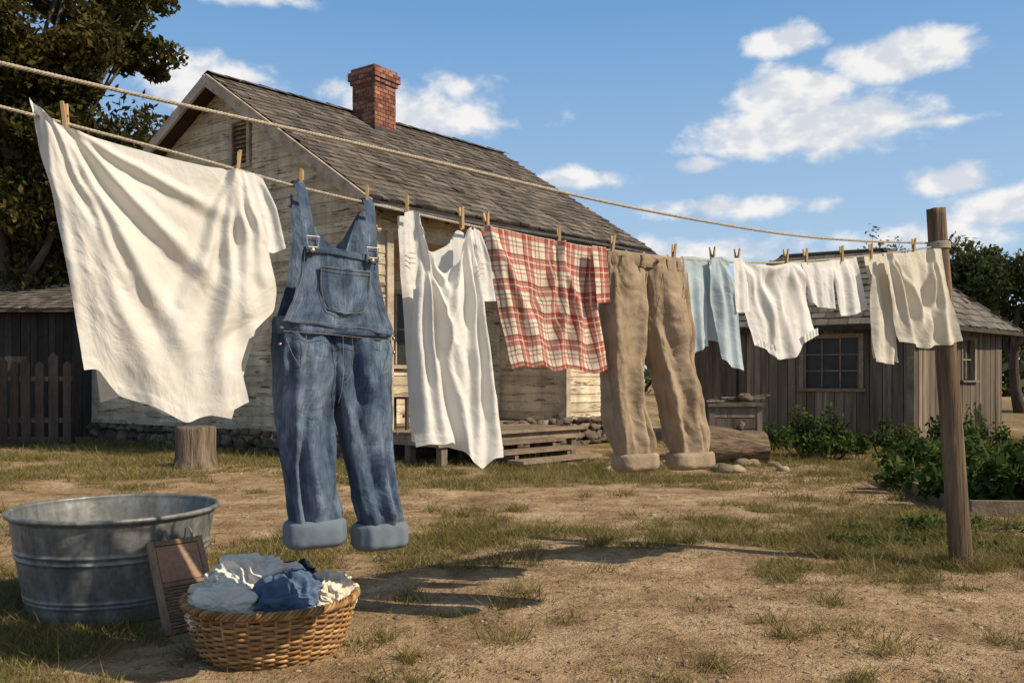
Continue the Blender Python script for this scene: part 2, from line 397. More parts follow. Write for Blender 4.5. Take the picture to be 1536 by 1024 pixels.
def shingles(mb,o,u,s,cu=.2,rows=22,clip=None,m=0):
    o=Vector(o);u=Vector(u);s=Vector(s);n=u.cross(s).normalized()
    if n.z<0: n=-n
    Lu=u.length;Ls=s.length;du=u/Lu;ds=s/Ls; h=Ls/rows
    for r in range(rows):
        x=-U(0,.2); sag=.0
        while x<Lu:
            w=U(.11,.24); a=max(0,x); b=min(Lu,x+w-.006); x+=w
            if b-a<.02: continue
            s0=r*h+U(-.018,.012); s1=(r+1)*h+.03
            if clip:
                cc=clip(((a+b)/2)/Lu,min(1,(s0+s1)/2/Ls))
                if not cc: continue
            up=U(.018,.034)+ (U(0,.02) if R()<.05 else 0)
            p=[o+du*a+ds*s0,o+du*b+ds*s0,o+du*b+ds*s1,o+du*a+ds*s1]
            q=[p[0]+n*up,p[1]+n*(up+U(-.005,.005)),p[2]+n*.008,p[3]+n*.008]
            mb.add(p[:2]+q,[(2,3,4,5),(0,1,3,2)],R(),m)
def window(mb,x,w,z0,z1,cols=2,rows=2,mf=1,mg=2,fw=.07):
    mb.box(x-w/2,x+w/2,-.06,-.05,z0,z1,.5,mg)
    mb.box(x-w/2-fw,x-w/2,-.05,.045,z0-.02,z1+fw,None,mf); mb.box(x+w/2,x+w/2+fw,-.05,.045,z0-.02,z1+fw,None,mf)
    mb.box(x-w/2+.001,x+w/2-.001,-.05,.043,z1,z1+fw-.003,None,mf); mb.box(x-w/2-fw-.03,x+w/2+fw+.03,-.05,.085,z0-fw,z0-.021,None,mf)
    for i in range(1,cols): xx=x-w/2+w*i/cols; mb.box(xx-.012,xx+.012,-.048,-.012,z0+.001,z1-.001,None,mf)
    for i in range(1,rows): zz=z0+(z1-z0)*i/rows; mb.box(x-w/2+.001,x+w/2-.001,-.047,-.015,zz-.012,zz+.012,None,mf)
def stones(mb,x0,x1,z1,d=.08):
    z=.05
    while z<z1-.02:
        x=x0+U(0,.1); hh=U(.06,.085)
        while x<x1:
            w=U(.12,.36); mb.blob((x+w/2,.0+U(-.02,.02),z+U(-.02,.02)),(w*.47,d,hh*U(.7,1.05)),seed=x*7+z*31,seg=12,amp=.7,fr=1.2,boxy=1); x+=w
        z+=hh*1.75

# ------------------------------------------------------------------ farmhouse
house=empty('farmhouse',(-3,14,0))
g=Vector((-.8211,.5708,0)); r=Vector((.6894,.7244,0))
P0=Vector((-4.6,13.07,5.72)); E0=P0-g*3.38; E0.z=3.457; E2=P0+g*4.0; E2.z=3.457
LR=6.33
A=E0+r*.3+g*.35; A.z=0; W=6.68
nG=Vector((g.y,-g.x,0)); nG=nG if nG.y<0 else -nG
nS=Vector((r.y,-r.x,0))
xpk=3.03; zs0=3.457+.35*(2.263/3.38)-.10; zs1=3.457+.35*(2.263/4)-.10; zp=5.62
def lim(z):
    a=0 if z<=zs0 else xpk*(z-zs0)/(zp-zs0); b=W if z<=zs1 else W-(W-xpk)*(z-zs1)/(zp-zs1); return (a,b)
mb=MB(); FZ=.42
vx=xpk-.38
siding(mb,0,W,FZ,zp-.05,lim,[(vx-.26,vx+.24,4.28,5.02)])
mb.add([(0,-.02,FZ),(W,-.02,FZ),(W,-.02,zs1),(xpk,-.02,zp),(0,-.02,zs0)],[(0,1,2,3,4)],.2,0)
mb.box(-.03,.11,-.02,.05,FZ-.02,zs0,.6,1); mb.box(W-.11,W+.03,-.02,.05,FZ-.02,zs1,.6,1)
mb.box(-.03,W+.03,-.02,.06,FZ-.06,FZ,.4,1)
mb.box(vx-.24,vx-.18,-.02,.055,4.34,4.98,.4,1);mb.box(vx+.16,vx+.22,-.02,.055,4.34,4.98,.4,1);mb.box(vx-.26,vx+.24,-.02,.06,4.98,5.04,.4,1);mb.box(vx-.26,vx+.24,-.02,.06,4.28,4.34,.4,1)
for i in range(9):
    z=4.36+i*.068; mb.add([(vx-.18,.04,z),(vx+.16,.04,z),(vx+.16,-.01,z+.05),(vx-.18,-.01,z+.05)],[(0,1,2,3)],.3,2)
fg=frame(A,nG)
mb.obj('gable_wall',[M['paint'],M['trim'],M['darkwood']],house,matrix=fg)
mb=MB(); stones(mb,-.05,W,.44); mb.box(0,W,-.1,.0,-.05,FZ-.06,.1,0); mb.obj('foundation',[M['stone']],house,True,fg)
LS=LR-.6; FAR=A+r*LS
fs=frame(FAR,nS); T=lambda t:LS-t
mb=MB()
siding(mb,T(.35),T(0),FZ,zs0+.0); siding(mb,T(LS),T(4.06),FZ,zs0)
siding(mb,T(4.06),T(.35),3.15,zs0)
mb.box(T(LS),T(4.06),-.1,-.004,FZ-.1,zs0,.3,0); mb.box(T(.35),T(0),-.1,-.004,FZ-.1,zs0,.3,0); mb.box(T(4.06),T(.35),-.1,-.004,3.12,zs0,.3,0)
mb.box(T(.10),T(-.03)-.001,-.02,.052,FZ-.01,zs0,.6,1); mb.box(T(.35)-.03,T(.35)+.08,-.11,.05,FZ-.01,3.14,.6,1)
mb.box(T(4.06)-.08,T(4.06)+.03,-.11,.05,FZ-.01,3.14,.6,1); mb.box(T(4.06)+.031,T(.35)-.031,-.06,.06,3.04,3.14,.5,1)
mb.obj('side_wall',[M['paint'],M['trim']],house,matrix=fs)
mb=MB(); stones(mb,T(LS),T(2.7),.44); mb.box(T(LS),T(0),-.12,-.05,-.05,FZ-.1,.1,0); mb.obj('side_foundation',[M['stone']],house,True,fs)
mb=MB(); siding(mb,0,1.4,FZ,3.15); mb.box(0,1.4,-.1,-.004,FZ,3.15,.3)
mb.obj('porch_end_wall',[M['paint']],house,matrix=frame(A+r*4.06,nG))
mb=MB(); bk=frame(FAR+g*1.35,nS)
siding(mb,T(4.1),T(.3),FZ,3.15,None,[(T(3.65),T(2.75),.3,2.55),(T(2.2),T(1.3),1.3,2.5)])
mb.box(T(3.6),T(2.8),-.05,-.02,FZ,2.5,.5,1); mb.box(T(3.68),T(3.6),-.05,.04,FZ,2.58,.5,2); mb.box(T(2.8),T(2.72),-.05,.04,FZ,2.58,.5,2); mb.box(T(3.6),T(2.8),-.05,.038,2.5,2.58,.5,2)
mb.box(T(3.48),T(2.92),-.02,-.012,1.5,2.35,.5,3); mb.box(T(3.48),T(2.92),-.02,-.005,.6,1.25,.2,1); mb.blob((T(2.9),.02,1.35),(.03,.04,.03),m=3)
window(mb,T(1.75),.8,1.35,2.45,2,2,2,3)
mb.box(T(4.1),T(.3),-.12,-.062,FZ,3.15,.3,0)
mb.obj('porch_back_wall',[M['paint'],M['door'],M['trim'],M['glass']],house,matrix=bk)
mb=MB(); mb.box(T(4.1),T(.3),-1.4,-.1,3.05,3.11,.3); mb.box(T(.35)-.001,T(.32),-1.35,-.12,FZ,3.05,.4)
mb.obj('porch_ceiling',[M['trim']],house,matrix=fs)
mb=MB(); siding(mb,0,LS,FZ,zs1); mb.box(0,LS,-.05,0,0,zs1,.2); B_=A+g*W; mb.obj('rear_side_wall',[M['paint']],house,matrix=frame(B_,-nS))
mb=MB(); mb.add([(0,0,0),(W,0,0),(W,0,zs0),(W-xpk,0,zp),(0,0,zs1)],[(0,1,2,3,4)],.5); mb.obj('rear_gable_wall',[M['paint']],house,matrix=frame(B_+r*LS,-nG))
mb=MB()
def slab(o,u,s,th,m=1):
    o,u,s=Vector(o),Vector(u),Vector(s); n=u.cross(s).normalized(); n=n if n.z>0 else -n
    q=[o,o+u,o+u+s,o+s]; mb.hexa([p-n*th for p in q]+q,.4,m)
slab(E0,r*LR,P0-E0,.05,2); slab(E2,r*LR,P0-E2,.05,2)
shingles(mb,E0-g*-.0,r*LR,P0-E0,rows=23); shingles(mb,E2,r*LR,P0-E2,rows=24)
x=0
while x<LR:
    l=U(.22,.3); p=P0+r*x; 
    for sg,e in((1,(E0-P0).normalized()),(-1,(E2-P0).normalized())):
        a=p+Vector((0,0,.045)); b=a+r*(l-.01); k=Vector((0,0,U(.0,.02)))
        mb.add([a+k,b+k*.3,b+e*.16+Vector((0,0,.02)),a+e*.16+k+Vector((0,0,.02))],[(0,1,2,3)],R(),0)
    x+=l
for e,Q in((E0,1),(E2,-1)):
    d=(P0-e); L=d.length; dn=d.normalized(); mid=(P0+e)/2
    for off in(0,LR):
        c=mid+r*(off+(-.025 if off==0 else .025))-Vector((0,0,.10)); nn=r.cross(dn).normalized()
        mb.obox(c,dn,r,nn,(L/2+.02,.02,.085),.55,1)
    c=e+r*LR/2-Vector((0,0,.085))+(e-P0).normalized()*.02
    mb.obox(c,r,Vector((e-P0).xy.to_3d()).normalized(),(0,0,1),(LR/2,.015,.055),.15,2)
for i in range(16):
    p=E0+r*(.2+i*LR/16.2)+(P0-E0).normalized()*.2-Vector((0,0,.13)); mb.obox(p,(P0-E0),r,(P0-E0).cross(r),(.2,.025,.05),.4,2)
mb.obj('roof',[M['shingle'],M['trim'],M['darkwood']],house)
mb=MB(); gs=[E0+r*x+(E0-P0).normalized()*.07+Vector((0,0,-.07-.015*math.sin(x))) for x in np.linspace(-.05,LR+.05,20)]
mb.sweep(gs,.045,8,c=.3); mb.obj('gutter',[M['iron']],house,True)
# chimney
ch=Vector((-2.38,14.97,0)); mb=MB(); a_=.26
def ring(hw,z0,z1):
    mb.obox(ch+Vector((0,0,(z0+z1)/2)),g,nG,(0,0,1),(hw-.008,hw-.008,(z1-z0)/2),.5,1)
    row=0; z=z0
    while z<z1-.02:
        for k in range(4):
            ang=k*math.pi/2; dx=Vector((math.cos(ang)*g.x-math.sin(ang)*g.y,math.sin(ang)*g.x+math.cos(ang)*g.y,0)); dn=Vector((dx.y,-dx.x,0))
            x=-hw-(.06 if row%2 else 0)
            while x<hw-.01:
                x0_=max(-hw,x); x1_=min(hw,x+.13); x+=.13
                if x1_-x0_<.02: continue
                mb.obox(ch+dx*((x0_+x1_)/2)+dn*(hw-.006)+Vector((0,0,z+.032)),dx,dn,(0,0,1),((x1_-x0_)/2-.005,.012+U(-.003,.003),.029),R(),0)
        z+=.07; row+=1
ring(.26,4.95,6.15); ring(.29,6.15,6.22); ring(.32,6.22,6.36); ring(.28,6.36,6.43)
mb.obox(ch+Vector((0,0,5.33)),g,nG,(0,0,1),(.31,.31,.05),.5,2)
mb.obj('chimney',[M['brick'],M['mortar'],M['iron']],house)
# deck & steps
mb=MB(); y=-1.34
while y<1.28:
    w=U(.11,.14); mb.box(T(2.9)+U(-.02,.02),T(.12)+U(-.02,.02),y,y+w-.008,.385,.42+U(-.003,.003)); y+=w
mb.box(T(2.9),T(.12),1.22,1.26,.26,.384); mb.box(T(2.9)+.0,T(2.9)+.04,.03,1.21,.26,.384)
mb.box(T(.16),T(.12),.03,1.21,.26,.384)
for t in(.25,1.2,2.0,2.8):
    for yy in(.5,1.12): mb.box(T(t)-.05,T(t)+.05,yy,yy+.1,-.05,.26)
mb.box(T(4.06),T(2.9)-.01,-1.34,0,.38,.41)
mb.obj('porch_deck',[M['deck']],house,matrix=fs)
mb=MB()
for i,(z,y0) in enumerate(((.30,1.30),(.20,1.56),(.10,1.84))):
    mb.box(T(2.15)-.05-.06*i,T(.7)+.05-.05*i,y0,y0+.27,z-.04,z,None,0,.004)
    for t in(1.98,.95): mb.box(T(t)-.03,T(t)+.03,y0+.01,y0+.25,-.02,z-.041)
mb.obj('porch_steps',[M['deck']],house,matrix=fs)
mb=MB()
mb.box(T(1.3),T(.5),-.2,.15,.84,.87);
for t in(1.25,.55):
    for yy in(-.17,.1): mb.box(T(t)-.02,T(t)+.02,yy,yy+.04,.42,.839)
mb.box(T(1.2),T(.6),-.04,-.01,.58,.62)
mb.obj('porch_bench',[M['darkwood']],None,matrix=fs)

# ------------------------------------------------------------------ left shed + fence
shed=empty('lean_to_shed',(-10,18,0))
mb=MB(); x=0
while x<5.2:
    w=U(.14,.2)
    if not (2.35<x<2.95): mb.box(x,x+w-.01,0,.025+U(0,.01),0,2.5)
    else: mb.box(x,x+w-.01,0,.025,0,.95); mb.box(x,x+w-.01,0,.025,1.8,2.5)
    x+=w
mb.box(0,5.2,-.09,-.07,0,2.5,.2); window(mb,2.68,.55,1.0,1.75,2,2,0,1)
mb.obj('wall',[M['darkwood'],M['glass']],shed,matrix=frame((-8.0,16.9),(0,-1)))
mb=MB()
mb.hexa([(-13.6,16.5,2.40),(-7.7,16.5,2.40),(-7.7,19,3.25),(-13.6,19,3.25),(-13.6,16.5,2.46),(-7.7,16.5,2.46),(-7.7,19,3.31),(-13.6,19,3.31)],.4,0)
shingles(mb,(-13.6,16.48,2.46),(5.9,0,0),(0,2.5,.85),rows=13); mb.obj('roof',[M['shingle']],shed)
def fence(name,a,b,h,mat,w=.1,gap=.02,pointed=True):
    a=Vector((*a,0));b=Vector((*b,0)); L=(b-a).length; n=Vector(((b-a).y,-(b-a).x,0)).normalized(); n=n if n.y<0 else -n
    mb=MB(); al=Vector((n.y,-n.x,0)); st=a if (b-a).dot(al)>0 else b; x=0
    while x<L:
        ww=w*U(.85,1.15); hh=h+U(-.08,.07); t=U(-.015,.015)
        mb.add([(x,0,.03),(x+ww,0,.03),(x+ww+t,0,hh-.07),(x+ww/2+t,0,hh),(x+t,0,hh-.07)]+[(x,.02,.03),(x+ww,.02,.03),(x+ww+t,.02,hh-.07),(x+ww/2+t,.02,hh),(x+t,.02,hh-.07)],[(4,3,2,1,0),(5,6,7,8,9),(0,1,6,5),(1,2,7,6),(2,3,8,7),(3,4,9,8),(4,0,5,9)],R())
        x+=ww+gap*U(.5,1.5)
    for z in(h*.28,h*.75): mb.box(0,L,-.045,-.002,z-.04,z+.04)
    k=0
    while k<L: mb.box(k,k+.09,-.14,-.046,-.05,h-.1); k+=2
    return mb.obj(name,[mat],matrix=frame(st,n))
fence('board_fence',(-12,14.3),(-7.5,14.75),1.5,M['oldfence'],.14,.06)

# ------------------------------------------------------------------ barn
barn=empty('weathered_barn',(6.1,16.4,0))
Cb=Vector((6.6,14.3,0));Lb=Vector((2.9,16.3,0));Rb=Vector((9.35,16.6,0));Kb=Lb+Rb-Cb
n1=Vector((-(Lb-Cb).normalized().y,(Lb-Cb).normalized().x,0)); n1=n1 if n1.y<0 else -n1
n2=Vector(((Rb-Cb).normalized().y,-(Rb-Cb).normalized().x,0)); n2=n2 if n2.y<0 else -n2
def boards(mb,L,h,ops):
    x=0
    while x<L:
        w=min(U(.12,.21),L-x)
        if w<.03: break
        o=[q for q in ops if q[0]<x+w/2<q[1]]
        yy=.022+U(0,.012)
        if o: mb.box(x,x+w-.012,0,yy,.05+U(-.04,.02),o[0][2]); mb.box(x,x+w-.012,0,yy,o[0][3],h)
        else: mb.box(x,x+w-.012,0,yy,.05+U(-.04,.03),h)
        x+=w
    mb.box(0,L,-.1,-.065,0,h,.05)
mb=MB(); boards(mb,(Lb-Cb).length,2.12,[(.78,1.76,.92,1.85),(2.9,3.7,0.05,1.85)]); window(mb,1.27,.9,.98,1.82,3,3,1,2,.075)
mb.box(2.9,3.7,-.06,-.03,.03,1.85,.2,0)
mb.box(-.04,.08,-.02,.05,0,2.12,.5,1); mb.obj('front_wall',[M['barn'],M['deck'],M['glass']],barn,matrix=frame(Cb,n1))
mb=MB(); Lr_=(Rb-Cb).length; cx=Lr_-2.1; boards(mb,Lr_,2.12,[(cx-.3,cx+.3,1.05,1.88)]); window(mb,cx,.5,1.12,1.82,2,2,1,2,.06)
mb.obj('side_wall',[M['barn'],M['fence'],M['glass']],barn,matrix=frame(Rb,n2))
mb=MB(); mb.add([Kb,Lb,Lb+Vector((0,0,2.12)),Kb+Vector((0,0,2.12)),Rb,Rb+Vector((0,0,2.12))],[(0,1,2,3),(4,0,3,5)],.3); mb.obj('rear_walls',[M['barn']],barn)
mb=MB(); ctr=(Cb+Kb)/2; ex=lambda p:p+(p-ctr).normalized()*.42+Vector((0,0,2.02))
c1,l1,r1,k1=ex(Cb),ex(Lb),ex(Rb),ex(Kb); dl=(Lb-Cb).normalized()
q1=ctr+dl*.9+Vector((0,0,3.5)); q0=ctr-dl*.9+Vector((0,0,3.5))
def hipface(a,b,ta,tb):
    u=b-a; L=u.length; du=u/L
    fa=(ta-a).dot(du)/L; fb=(tb-a).dot(du)/L
    foot=a+du*(ta-a).dot(du); s=ta-foot
    mb.add([a,b,tb,ta] if (tb-ta).length>.01 else [a,b,ta],[(0,1,2,3)] if (tb-ta).length>.01 else [(0,1,2)],.4,0)
    shingles(mb,a,u,s,rows=12,clip=lambda x,y:fa*y-.01<x<1-(1-fb)*y+.01)
hipface(c1,l1,q0,q1); hipface(r1,c1,q0,q0); hipface(k1,r1,q1,q0); hipface(l1,k1,q1,q1)
for a,b in((c1,l1),(r1,c1),(k1,r1),(l1,k1)): mb.sweep([a-Vector((0,0,.05)),b-Vector((0,0,.05))],.05,4,c=.3,m=1)
for a,b in((c1,q0),(r1,q0),(q0,q1),(l1,q1)): mb.sweep([a+Vector((0,0,.02)),b+Vector((0,0,.02))],.035,5,c=.5,m=0)
mb.obj('roof',[M['barnroof'],M['darkwood']],barn)
fence('picket_fence',(9.3,15.5),(15.5,15.9),1.5,M['fence'],.09,.05)

# ------------------------------------------------------------------ foliage
def leaves(name,clumps,mat,parent=None,flat=.0):
    Ps=[];S=[]
    for (c,rad,n,sz) in clumps:
        d=rng.normal(size=(n,3)); d/=np.linalg.norm(d,axis=1)[:,None]; rr=rng.random(n)**.45
        Ps.append(np.array(c)+d*rr[:,None]*np.array(rad)); S.append(rng.uniform(.6,1.3,n)*sz)
    Pn=np.concatenate(Ps);S=np.concatenate(S);n=len(Pn)
    Pn[:,2]=np.maximum(Pn[:,2],.01)
    t=rng.normal(size=(n,3)); t[:,2]-=.2; t/=np.linalg.norm(t,axis=1)[:,None]
    q=rng.normal(size=(n,3)); 
    if flat: q=np.cross(t,np.array([0,0,1.0])+q*(1-flat))
    s=np.cross(t,q) if not flat else q
    s/=np.linalg.norm(s,axis=1)[:,None]+1e-9
    k=S[:,None]
    V=np.stack([Pn-t*k*.5,Pn+s*k*.27,Pn+t*k*.5,Pn-s*k*.27],1).reshape(-1,3); F=np.arange(n*4).reshape(-1,4)
    return npmesh(name,V,F,np.repeat(np.clip(rng.normal(.5,.25,n),0,1),4),[mat],parent=parent)
def tree(name,base,h,spread,mat,seed,n_leaf,lsz,crown0=.3,trunk=.2,extra=None):
    random.seed(seed); par=empty(name,base); mb=MB(); ends=[]
    def br(p,d,l,rad,dep):
        pts=[p];q=p.copy();dd=d.copy();k=5
        for i in range(k):
            dd=(dd+Vector((U(-.22,.22),U(-.22,.22),U(-.05,.16)))).normalized(); q=q+dd*l/k; pts.append(q.copy())
            if dep<=1: ends.append(q.copy())
        mb.sweep(pts,[rad*(1-.55*i/k) for i in range(k+1)],7 if dep>1 else 4,c=R())
        if dep==0: return
        for i in range(4 if dep>1 else 3):
            a=U(0,6.28); o=pts[random.choice([2,3,4,5])]
            nd=(dd*U(.3,.8)+Vector((math.cos(a),math.sin(a),U(-.1,.6)))*spread).normalized()
            br(o,nd,l*U(.55,.75),rad*.5,dep-1)
    b=Vector(base); br(b,Vector((0,0,1)),h*.42,trunk,3)
    zt=b.z+h*crown0
    ends=[e for e in ends if e.z>zt]
    cl=[]
    for e in ends:
        s=U(.25,.6)*h/9; cl.append((tuple(e+Vector((U(-.2,.2),U(-.2,.2),U(-.3,.2)))),(s*1.3,s*1.3,s*.8),int(n_leaf/len(ends)*U(.4,1.7))+1,lsz))
    if extra:
        c,rad,k,nl=extra; top=b+Vector((0,0,h*.42))
        for i in range(k):
            while True:
                d=Vector((U(-1,1),U(-1,1),U(-1,1)))
                if d.length<1: break
            p=Vector((c[0]+d.x*rad[0],c[1]+d.y*rad[1],c[2]+d.z*rad[2])); s=U(.22,.6)
            cl.append((tuple(p),(s*1.3,s*1.3,s*.75),int(nl/k*U(.5,1.5)*s/.4),lsz))
            if i%3==0:
                m_=top.lerp(p,.5)+Vector((U(-.3,.3),U(-.3,.3),U(0,.4))); mb.sweep([top,m_,p],[.09,.05,.015],5,c=R())
    mb.obj('trunk_and_limbs',[M['bark']],par,True)
    leaves('foliage',cl,mat,par,.4); random.seed(seed+1)
    return par
tree('shade_tree',(-10.6,18.6,0),11,1.0,M['leafL'],11,36000,.17,.26,.27,((-10.2,18.5,8.6),(3.3,2.2,2.9),90,34000))
tree('shade_tree',(-14,22,0),12,1.0,M['leafL'],12,20000,.2,.2,.27)
tree('distant_tree',(17.0,29,0),8.6,1.0,M['leafR'],21,15000,.2,.1,.2)
tree('distant_tree',(20.5,31,0),9.5,1.0,M['leafR'],22,14000,.22,.1,.2)
tree('distant_tree',(14.2,30,0),7.2,.6,M['leafR'],23,3000,.16,.4,.1)
cl=[]
for i in range(140):
    x=U(-70,80); y=U(55,75); hgt_=U(2,4.5); cl.append(((x,y,hgt_*.5),(U(2,4),2,hgt_*.6),120,.8))
leaves('distant_tree_line',cl,M['leafR'],None,.3)
def bush(name,c,rx,ry,h,n,lsz,seed):
    random.seed(seed); cl=[]
    for i in range(16): 
        a=U(0,6.28); q=math.sqrt(R()); x=c[0]+rx*q*math.cos(a); y=c[1]+ry*q*math.sin(a); hh=h*U(.4,1)*(1-.4*q)
        cl.append(((x,y,hh*.6),(rx*.24,ry*.24,hh*.42),n//16,lsz))
    o=leaves(name,cl,M['leafG'],None,.5)
    mb=MB()
    for (cc,_,_,_) in cl:
        mb.sweep([(cc[0]*.5+c[0]*.5,cc[1]*.5+c[1]*.5,0),(cc[0],cc[1],cc[2]*1.2)],.006+h*.006,4,c=R())
    s=mb.obj('stems',[M['bark']]); s.parent=o
bush('garden_bush',(4.35,12.2),.8,.4,1.0,2400,.08,31)
bush('garden_bush',(5.5,12.8),.6,.4,.7,1000,.08,32)
bush('garden_bush',(6.8,13.0),.7,.4,.85,1300,.08,33)
bush('garden_bush',(5.7,11.2),.8,.5,.5,1000,.07,42)
bush('leafy_vegetable_plant',(3.95,7.6),.4,.3,.62,1000,.10,34)
bush('leafy_vegetable_plant',(4.4,7.3),.4,.3,.75,1100,.11,35)
bush('leafy_vegetable_plant',(4.2,8.4),.6,.4,.6,1100,.10,36)
bush('leafy_vegetable_plant',(5.0,8.2),.6,.4,.85,1400,.10,37)
bush('leafy_vegetable_plant',(5.2,10.2),.8,.5,.65,1300,.09,38)
bush('leafy_vegetable_plant',(4.75,7.75),.4,.3,.8,900,.11,43)
bush('ground_vine',(2.55,5.75),.42,.25,.12,600,.04,39)
bush('ground_vine',(3.1,6.3),.6,.3,.16,700,.045,40)
bush('ground_vine',(3.35,5.6),.5,.3,.1,450,.04,41)
random.seed(99)
mb=MB()
def bar(a,b,w,h,z): 
    a=Vector((*a,z));b=Vector((*b,z)); mb.obox((a+b)/2,(b-a),Vector((-(b-a).y,(b-a).x,0)),(0,0,1),((b-a).length/2,w,h))
bar((3.7,7.0),(5.6,6.85),.03,.07,.06); bar((3.66,7.06),(4.0,9.3),.03,.07,.06); bar((4.0,9.36),(6.2,9.2),.03,.07,.06)
mb.obj('raised_garden_bed',[M['deck']])

# stump
mb=MB(); vs=[];k=44
prof=[(.31,-.03),(.28,.05),(.255,.14),(.245,.3),(.245,.48),(.238,.515),(.225,.522),(.12,.525),(.0,.527)]
for (rr,z) in prof:
    for q in range(k):
        a=2*math.pi*q/k; f=1+(.10*nz(math.cos(a)*1.6,math.sin(a)*1.6,z)-.10*abs(nz(math.cos(a)*5,math.sin(a)*5,z*.8)))*(1 if rr>.2 else .5)
        vs.append((-3.97+rr*f*math.cos(a),10.9+rr*f*math.sin(a),z+.01*nz(a*2,rr*9,1)))
mb.add(vs,[(i*k+q,i*k+(q+1)%k,(i+1)*k+(q+1)%k,(i+1)*k+q) for i in range(len(prof)-1) for q in range(k)],.5)
mb.obj('tree_stump',[M['stump']],smooth=True)
# crate table and log
mb=MB(); xo=-.18
for i in range(4): mb.box(2.85+xo,3.65+xo,11.8+i*.15,11.94+i*.15,.74,.78)
for x_ in(2.88,3.53):
    for y_ in(11.84,12.3): mb.box(x_+xo,x_+.07+xo,y_,y_+.07,0,.74)
for i in range(4): mb.box(2.95+xo,3.53+xo,11.85,11.87,.14+i*.15,.14+i*.15+.135)
for i in range(4): mb.box(3.575+xo,3.595+xo,11.91,12.3,.14+i*.15,.14+i*.15+.135)
for i in range(6): mb.obox((3.05+i*.08+xo,12.0,.80+i*.014),(1,U(-.4,.4),U(-.08,.08)),(0,1,0),(0,0,1),(.3,.04,.012))
mb.blob((3.4+xo,11.95,.86),(.12,.1,.06),amp=.5)
mb.obj('wooden_crate_table',[M['barn']])
mb=MB(); k=40;n=26; vs=[]; a0=Vector((2.42,11.25,.24)); b0=Vector((3.3,11.35,.22)); dd=(b0-a0).normalized(); sx=Vector((-dd.y,dd.x,0))
for i in range(n+1):
    f=i/n; c=a0.lerp(b0,f)+Vector((0,0,.02*math.sin(f*4)))
    for q in range(k):
        a=2*math.pi*q/k; rr=(.25-.035*f)*(1+.12*nz(math.cos(a)*1.4,math.sin(a)*1.4,f*2)-.13*abs(nz(math.cos(a)*5,math.sin(a)*5,f*2))); vs.append(c+sx*rr*math.cos(a)+Vector((0,0,rr*math.sin(a))))
fs_=[(i*k+q,i*k+(q+1)%k,(i+1)*k+(q+1)%k,(i+1)*k+q) for i in range(n) for q in range(k)]
mb.add(vs,fs_,.5,0)
for i,c in((0,a0),(n,b0)):
    rg=[vs[i*k+q] for q in range(k)]; cc=sum((Vector(p) for p in rg),Vector())/k
    mb.add([cc+dd*(.03 if i==0 else -.03)]+rg,[(0,q+1,(q+1)%k+1) for q in range(k)],.7,1)
mb.sweep([a0.lerp(b0,.6)+Vector((0,0,.19)),a0.lerp(b0,.62)+Vector((.03,-.06,.32))],[.05,.035],9,c=.4,m=0)
mb.obj('fallen_log',[M['logwood'],M['stump']],smooth=True)

# ------------------------------------------------------------------ clothesline
O=Vector((-1.47,2.49,0)); e=Vector((3.95,2.61,0)); LL=e.length; e.normalize(); nn=Vector((e.y,-e.x,0))
def W3(s,d,z): return O+e*s+nn*d+Vector((0,0,z))
us=[-.35,-.15,0,.117,.188,.274,.347,.42,.558,.66,.745,.87,1.0]; zz=[2.12,1.97,1.885,1.812,1.762,1.722,1.692,1.668,1.656,1.672,1.707,1.785,1.885]
def rz(s): return float(np.interp(s/LL,us,zz))
def smoothpts(pts,n):
    pts=[Vector(p) for p in pts]; out=[]
    m=len(pts)-1
    for i in range(m):
        a=pts[max(0,i-1)];b=pts[i];c=pts[i+1];d=pts[min(m,i+2)]
        for k in range(n):
            t=k/n; out.append(.5*((2*b)+(c-a)*t+(2*a-5*b+4*c-d)*t*t+(3*b-a-3*c+d)*t**3))
    out.append(pts[-1]); return out
def rope(name,ctrl,sr=.0031,pitch=.034):
    pts=smoothpts(ctrl,40); L=[0]
    for i in range(1,len(pts)): L.append(L[-1]+(pts[i]-pts[i-1]).length)
    n=int(L[-1]/pitch*9); xs_=np.linspace(0,L[-1],n); co=np.array([tuple(p) for p in pts]); q=np.stack([np.interp(xs_,L,co[:,k]) for k in range(3)],1)
    tt=np.gradient(q,axis=0); tt/=np.linalg.norm(tt,axis=1)[:,None]; side=np.cross(tt,[0,0,1.0]); side/=np.linalg.norm(side,axis=1)[:,None]; up=np.cross(side,tt)
    mb=MB()
    for k in range(3):
        a=xs_/pitch*2*math.pi+k*2*math.pi/3
        c=q+side*(np.cos(a)*sr*1.05)[:,None]+up*(np.sin(a)*sr*1.05)[:,None]
        mb.sweep([tuple(v) for v in c],sr,5,c=.3+.2*k,caps=False)
    return mb.obj(name,[M['rope']],smooth=True)
rope('clothesline_rope',[W3(u*LL,0,z) for u,z in zip(us,zz)],.0027)
rope('clothesline_rope',[W3(u*LL,-.03,z) for u,z in((-.35,2.16),(-.15,2.075),(0,2.02),(.0962,1.990),(.268,1.943),(.4675,1.877),(.62,1.85),(.745,1.845),(.87,1.868),(1.0,1.91))],.0034)
